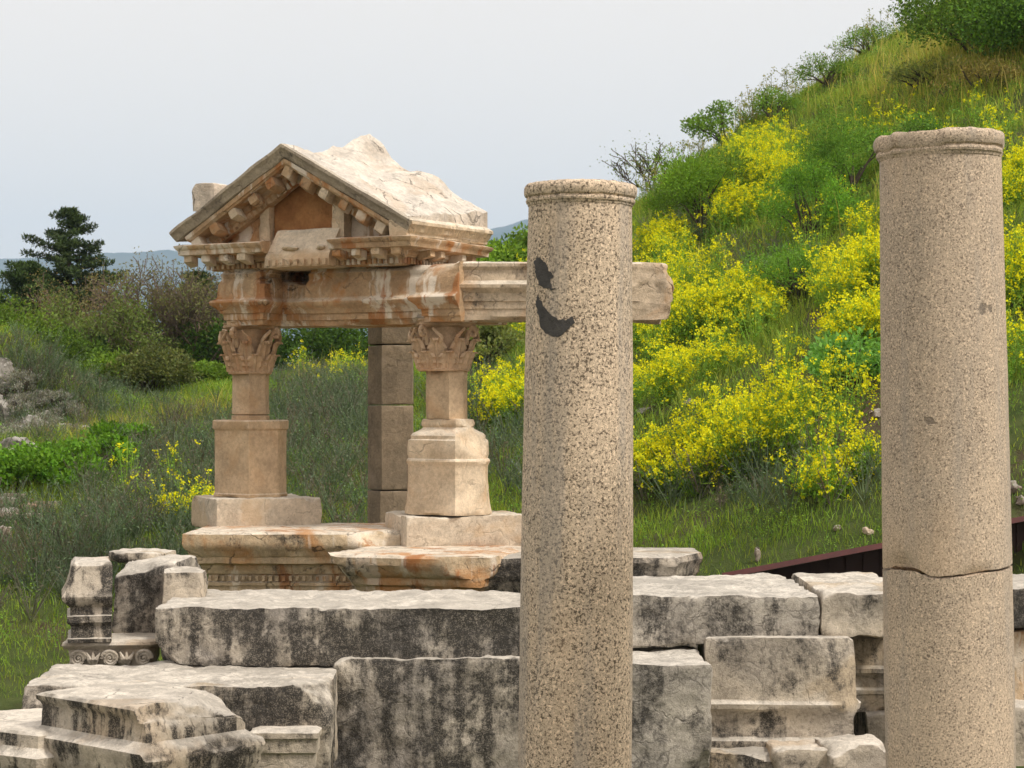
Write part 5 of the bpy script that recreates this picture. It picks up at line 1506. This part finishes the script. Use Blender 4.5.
def conifer(label, px, d, H, seed, cols, R=.3, group='trees beyond the slope', gap=1.0):
    rng = np.random.default_rng(seed); x = (px-512)*d/F; c = Vector((x, d, tz(x, d)-.1))
    root = empty('conifer', c); tag(root, label, 'tree', group)
    bm = bmesh.new()
    tube(bm, [Vector((0, 0, 0)), Vector((.05, 0, H*.3)), Vector((-.03, .04, H*.65)), Vector((0, 0, H*.98))], [.16, .13, .08, .02], 8)
    g = Plants(); levels = 21
    for j in range(levels):
        t = j/(levels-1); z = H*(.16+.82*t)+rng.normal()*.05*H*(1-t); Rl = min(H*R, (1-t)*H*.62+.1)*(.7+.5*rng.uniform()) + .15
        ph = rng.uniform(0, 2*PI); nk = int(7-2*t)
        for k in range(nk):
            a = ph + 2*PI*k/nk + rng.normal()*.3; L = Rl*rng.uniform(.6, 1.08)
            zj = min(H*.97, max(.3, z + rng.normal()*.16)); b = Vector((0, 0, zj)); e = Vector((math.cos(a)*L, math.sin(a)*L, zj+L*rng.uniform(-.05, .35)))
            m = (b+e)*.5 + Vector((0, 0, -.04*L)); tube(bm, [b, m, e], [.045*(1-t*.6), .03*(1-t*.6), .008], 4, False)
            nc = max(2, int(L/.27))
            for q in range(nc):
                u = (q+1.2)/(nc+.4); u = min(1, u); cc = b.lerp(m, u*2) if u < .5 else m.lerp(e, u*2-1)
                s = rng.uniform(.10, .21)*gap; n = int(130*s/.2)
                p = rng.normal(size=(n, 3)); p /= np.linalg.norm(p, axis=1)[:, None]; pp = p*rng.uniform(0, 1, (n, 1))**.5*np.array([s*1.15, s*1.15, s*.6])
                shade = rng.uniform(.75, 1.25)
                g.leaves(np.array(cc)+pp, rng.uniform(.07, .15, n), pal(rng, n, *cols)*shade, rng, .35, .5, dirs=p*.6)
    g.out('crown', M['needle'], root); build('trunk', bm, M['bark'], root)

def bare_tree(label, px, d, H, seed, leafcols, nleaf=40, width=.55, mat='twig', name='bare_tree', group='trees beyond the slope', kids=3, depth=4, leafsize=.07, stems=6):
    rng = np.random.default_rng(seed); x = (px-512)*d/F; c = Vector((x, d, tz(x, d)-.1))
    root = empty(name, c); tag(root, label, 'tree' if H > 1.8 else 'shrub', group)
    bm = bmesh.new(); tips = []
    for s in range(stems):
        a = rng.uniform(0, 2*PI); dv = Vector((math.cos(a)*width, math.sin(a)*width, 1))
        limb(bm, Vector((0, 0, 0)), dv, H*rng.uniform(.36, .46), .045*H/4, depth, rng, tips, .50, .20, kids, 5)
    build('branches', bm, M[mat], root)
    if nleaf:
        g = Plants()
        for q, dd in tips:
            n = rng.poisson(nleaf)
            if n: g.leaves(np.array(q)+rng.normal(size=(n, 3))*.13, rng.uniform(.6, 1.3, n)*leafsize, pal(rng, n, *leafcols), rng, .5, .3)
        if g.n: g.out('leaves', M['leaf'], root)

def trees():
    conifer('tall dark conifer with gappy tiers standing against the far mountain', 70, 60, 5.9, 70, ((.013, .022, .011), (.018, .029, .014), (.010, .018, .010)), R=.40)
    conifer('slim dark conifer close beside the pediment corner', 198, 58, 3.7, 71, ((.012, .022, .011), (.016, .028, .013)), R=.24, gap=.85)
    conifer('small dark conifer partly behind the carved faceted pillar', 226, 60, 3.2, 72, ((.012, .022, .011), (.015, .026, .013)), R=.34)
    conifer('broad dark evergreen low at the foot of the tall conifer', 28, 58, 3.9, 75, ((.013, .024, .011), (.017, .03, .013)), R=.40)
    bare_tree('bushy brown half-bare tree in front of the tall conifer', 92, 56, 4.0, 73, ((.062, .054, .034), (.054, .054, .030), (.07, .058, .040)), 16, .60, kids=3, leafsize=.055)
    bare_tree('thin grey twiggy tree beside the brown half-bare tree', 158, 55, 4.3, 74, ((.046, .050, .032), (.052, .050, .036)), 5, .42, kids=3, leafsize=.08)
    bare_tree('leafy grey green tree under the brown half-bare tree', 126, 52, 2.7, 76, ((.034, .052, .020), (.042, .060, .024)), 13, .55, name='leafy_tree', kids=3, leafsize=.09)
    bare_tree('thin grey twiggy tree closest to the pediment corner', 186, 54, 4.0, 77, ((.040, .050, .028), (.048, .05, .032)), 6, .42, kids=3, leafsize=.08)
    bare_tree('grey green bushy tree standing between the two bright back bushes', 40, 53, 3.2, 79, ((.034, .052, .020), (.045, .062, .026)), 13, .6, name='leafy_tree', kids=3, leafsize=.09)
    bare_tree('thin grey twiggy tree behind the carved faceted pillar', 214, 56, 3.2, 80, ((.034, .046, .026), (.042, .05, .03)), 7, .45, kids=3, leafsize=.08)
    bare_tree('dark leafless shrub on the skyline beside the speckled column', 658, 44.5, 1.55, 78, ((.03, .05, .018), (.04, .06, .02)), 4, .75, mat='bark', name='bare_shrub', kids=3, depth=3, leafsize=.06)
shrubs(); trees()

# ------------------------------------------------------------------ rubble, field stones
def stones():
    # ruined rubble wall at the edge
    rnd = random.Random(3)
    lab = ['flat-topped brown rubble stone leading the ruined footing', 'red brown rubble stone in the ruined footing under the bright herbs', 'small pinkish rubble stone at the end of the ruined footing', 'pale capping stone on the ruined footing', 'brick-red rubble stone lowest in the ruined footing', 'rough brown stone half buried by the ruined footing', 'long flat grey stone trailing from the ruined footing']
    for i, (px, py, w, h) in enumerate([(6, 520, 26, 18), (8, 505, 24, 14), (30, 523, 22, 16), (14, 498, 34, 10), (4, 535, 22, 16), (34, 510, 24, 10), (46, 505, 30, 9)]):
        c = hit(px, py+h/2, 20); sc = c.y/F
        bm = block_bm(w*sc, w*sc*.8, h*sc*1.25, 140+i, .03, 2, .03, 7, chip_size=.08)
        tag(build('rubble_stone', bm, M['rubble'], None, c-Vector((0, 0, .03)), rnd.uniform(0, 3)), lab[i], 'stone', 'rubble stones of the ruined footing')
    lab = ['big grey boulder low in the silver-planted heap', 'dark ledge stone on top of the silver-planted heap', 'grey boulder in the middle of the silver-planted heap', 'brown boulder at the trailing end of the silver-planted heap', 'pale boulder at the base of the silver-planted heap', 'upper grey boulder at the picture edge of the silver-planted heap', 'low grey boulder under the reddish shrub', 'dark angular boulder wedged in the silver-planted heap', 'small brown boulder high on the silver-planted heap', 'cracked grey boulder low at the picture edge of the heap', 'small grey boulder between two silver plants on the heap']
    for i, (px, py, w, h) in enumerate([(18, 450, 56, 34), (4, 372, 34, 40), (32, 425, 50, 34), (66, 430, 40, 20), (48, 455, 40, 20), (2, 410, 40, 40), (80, 425, 30, 14), (20, 405, 34, 24), (14, 385, 30, 24), (6, 462, 40, 26), (48, 415, 30, 20)]):
        c = hit(px, py+h*.35, 30); sc = c.y/F; hh = h*sc
        c.z -= .05
        bm = boulder_bm(w*sc*.95, w*sc*.9, hh*.95, 150+i, 4, 12); weather(bm, 150+i, 1, .2, .03, 4, .01, 2.5, .03)
        tag(build('boulder', bm, M['rock'], None, c, rnd.uniform(0, 3)), lab[i], 'boulder', 'boulders of the silver-planted heap')
    L = [(85, 433, 15, 11, 'grey fieldstone beside the small bright herb clump', 'rock'), (91, 442, 8, 6, 'small white fieldstone below the grey one', 'marble_light'), (190, 434, 26, 9, 'flat white stone in the grass behind the faceted pillar', 'rock'), (214, 428, 16, 7, 'small pale stone in the grass close by the faceted pillar', 'rock'), (297, 394, 14, 8, 'pale stone on the grassy rise between the pillars', 'rock'), (312, 393, 12, 7, 'second pale stone on the grassy rise nearer the brown pier', 'rock'), (646, 411, 22, 8, 'flat stone ledge on the hillside beside the speckled column', 'rock'), (757, 556, 6, 14, 'small upright pinkish stone above the maroon roof', 'rubble'), (868, 533, 12, 7, 'white stone in the grass beside the cracked column', 'marble_light'), (838, 530, 12, 6, 'tan stone in the grass near the white one', 'rubble'), (1015, 490, 16, 10, 'pinkish stone on the hill beyond the cracked column', 'rubble'), (1020, 505, 14, 9, 'tan stone below the pinkish one beyond the cracked column', 'rubble'), (876, 415, 14, 8, 'brown stone in the bare soil against the cracked column', 'rubble'), (690, 403, 14, 6, 'grey stone under the wide mustard bush', 'rock')]
    for i, (px, py, w, h, la, m) in enumerate(L):
        c = hit(px, py+h*.4); sc = c.y/F
        bm = boulder_bm(w*sc*1.15, w*sc, h*sc*1.6, 170+i, 4, 12); weather(bm, 170+i, 1, .2, .02, 5, .008, 2.5, .02)
        tag(build('fieldstone', bm, M[m], None, c-Vector((0, 0, .02)), rnd.uniform(0, 3)), la, 'stone', 'stones in the grass')
stones()

def haze():
    bm = bmesh.new(); addbox(bm, (0, 3140, 130), (3700, 6600, 700))
    for v in bm.verts:
        v.co.z = 620 if v.co.z > 0 else -34
    m = bpy.data.materials.new('haze'); m.use_nodes = True; t = m.node_tree; t.nodes.clear()
    o = t.nodes.new('ShaderNodeOutputMaterial'); v = t.nodes.new('ShaderNodeVolumePrincipled')
    v.inputs['Color'].default_value = (.50, .70, .98, 1); v.inputs['Density'].default_value = HAZE; v.inputs['Anisotropy'].default_value = 0.0
    t.links.new(v.outputs[0], o.inputs['Volume'])
    ob = build('haze', bm, m, smooth=False); tag(ob, kind='stuff')
HAZE = 1.7e-4
haze()
# ------------------------------------------------------------------ camera, light, air
cam = bpy.data.cameras.new('camera'); co = bpy.data.objects.new('camera', cam); COL.objects.link(co)
co.location = (0, 0, CZ); co.rotation_euler = (PI/2, 0, 0)
cam.sensor_width = 36; cam.lens = F/1024*36; cam.shift_y = (HOR-384)/1024
cam.clip_end = 30000; cam.clip_start = .1
cam.dof.use_dof = True; cam.dof.focus_distance = 14.5; cam.dof.aperture_fstop = 9.0
SC.camera = co
sd = Vector((.56, -.33, .76)).normalized()
el = math.asin(sd.z); az = math.atan2(sd.x, sd.y)
sun = bpy.data.lights.new('sun', 'SUN'); sun.energy = 2.6; sun.angle = math.radians(11); sun.color = (1, .93, .82)
so = bpy.data.objects.new('sun', sun); COL.objects.link(so)
so.rotation_euler = (-sd).to_track_quat('-Z', 'Y').to_euler(); so.location = sd*50
W = bpy.data.worlds.new('World'); SC.world = W; W.use_nodes = True
t = W.node_tree; t.nodes.clear()
o = t.nodes.new('ShaderNodeOutputWorld'); bg = t.nodes.new('ShaderNodeBackground'); t.links.new(bg.outputs[0], o.inputs[0])
sky = t.nodes.new('ShaderNodeTexSky'); sky.sky_type = 'NISHITA'; sky.sun_disc = False
sky.sun_elevation = el; sky.sun_rotation = az; sky.air_density = 1.0; sky.dust_density = 3.0; sky.ozone_density = 1.0
# an even high overcast veil over the clear sky
mx = t.nodes.new('ShaderNodeMix'); mx.data_type = 'RGBA'
tc = t.nodes.new('ShaderNodeTexCoord'); nz = t.nodes.new('ShaderNodeTexNoise'); nz.inputs['Scale'].default_value = 1.6; nz.inputs['Detail'].default_value = 5
t.links.new(tc.outputs['Generated'], nz.inputs['Vector'])
cr = t.nodes.new('ShaderNodeMapRange'); cr.inputs[1].default_value = .3; cr.inputs[2].default_value = .7; cr.inputs[3].default_value = .90; cr.inputs[4].default_value = .94
t.links.new(nz.outputs[0], cr.inputs[0]); t.links.new(cr.outputs[0], mx.inputs[0])
t.links.new(sky.outputs[0], mx.inputs[6]); mx.inputs[7].default_value = (9.85, 8.95, 8.05, 1)
t.links.new(mx.outputs[2], bg.inputs[0]); bg.inputs[1].default_value = .10
vs = SC.view_settings; vs.view_transform = 'Standard'; vs.look = 'None'; vs.exposure = 0.26; vs.gamma = 1.0; vs.use_curve_mapping = False
try:
    SC.cycles.use_denoising = True; SC.cycles.denoiser = 'OPENIMAGEDENOISE'
except Exception as e: print(e)
SC.cycles.max_bounces = 6; SC.cycles.diffuse_bounces = 3; SC.cycles.glossy_bounces = 2; SC.cycles.transmission_bounces = 3; SC.cycles.volume_bounces = 1
SC.cycles.use_adaptive_sampling = True; SC.cycles.adaptive_threshold = .015
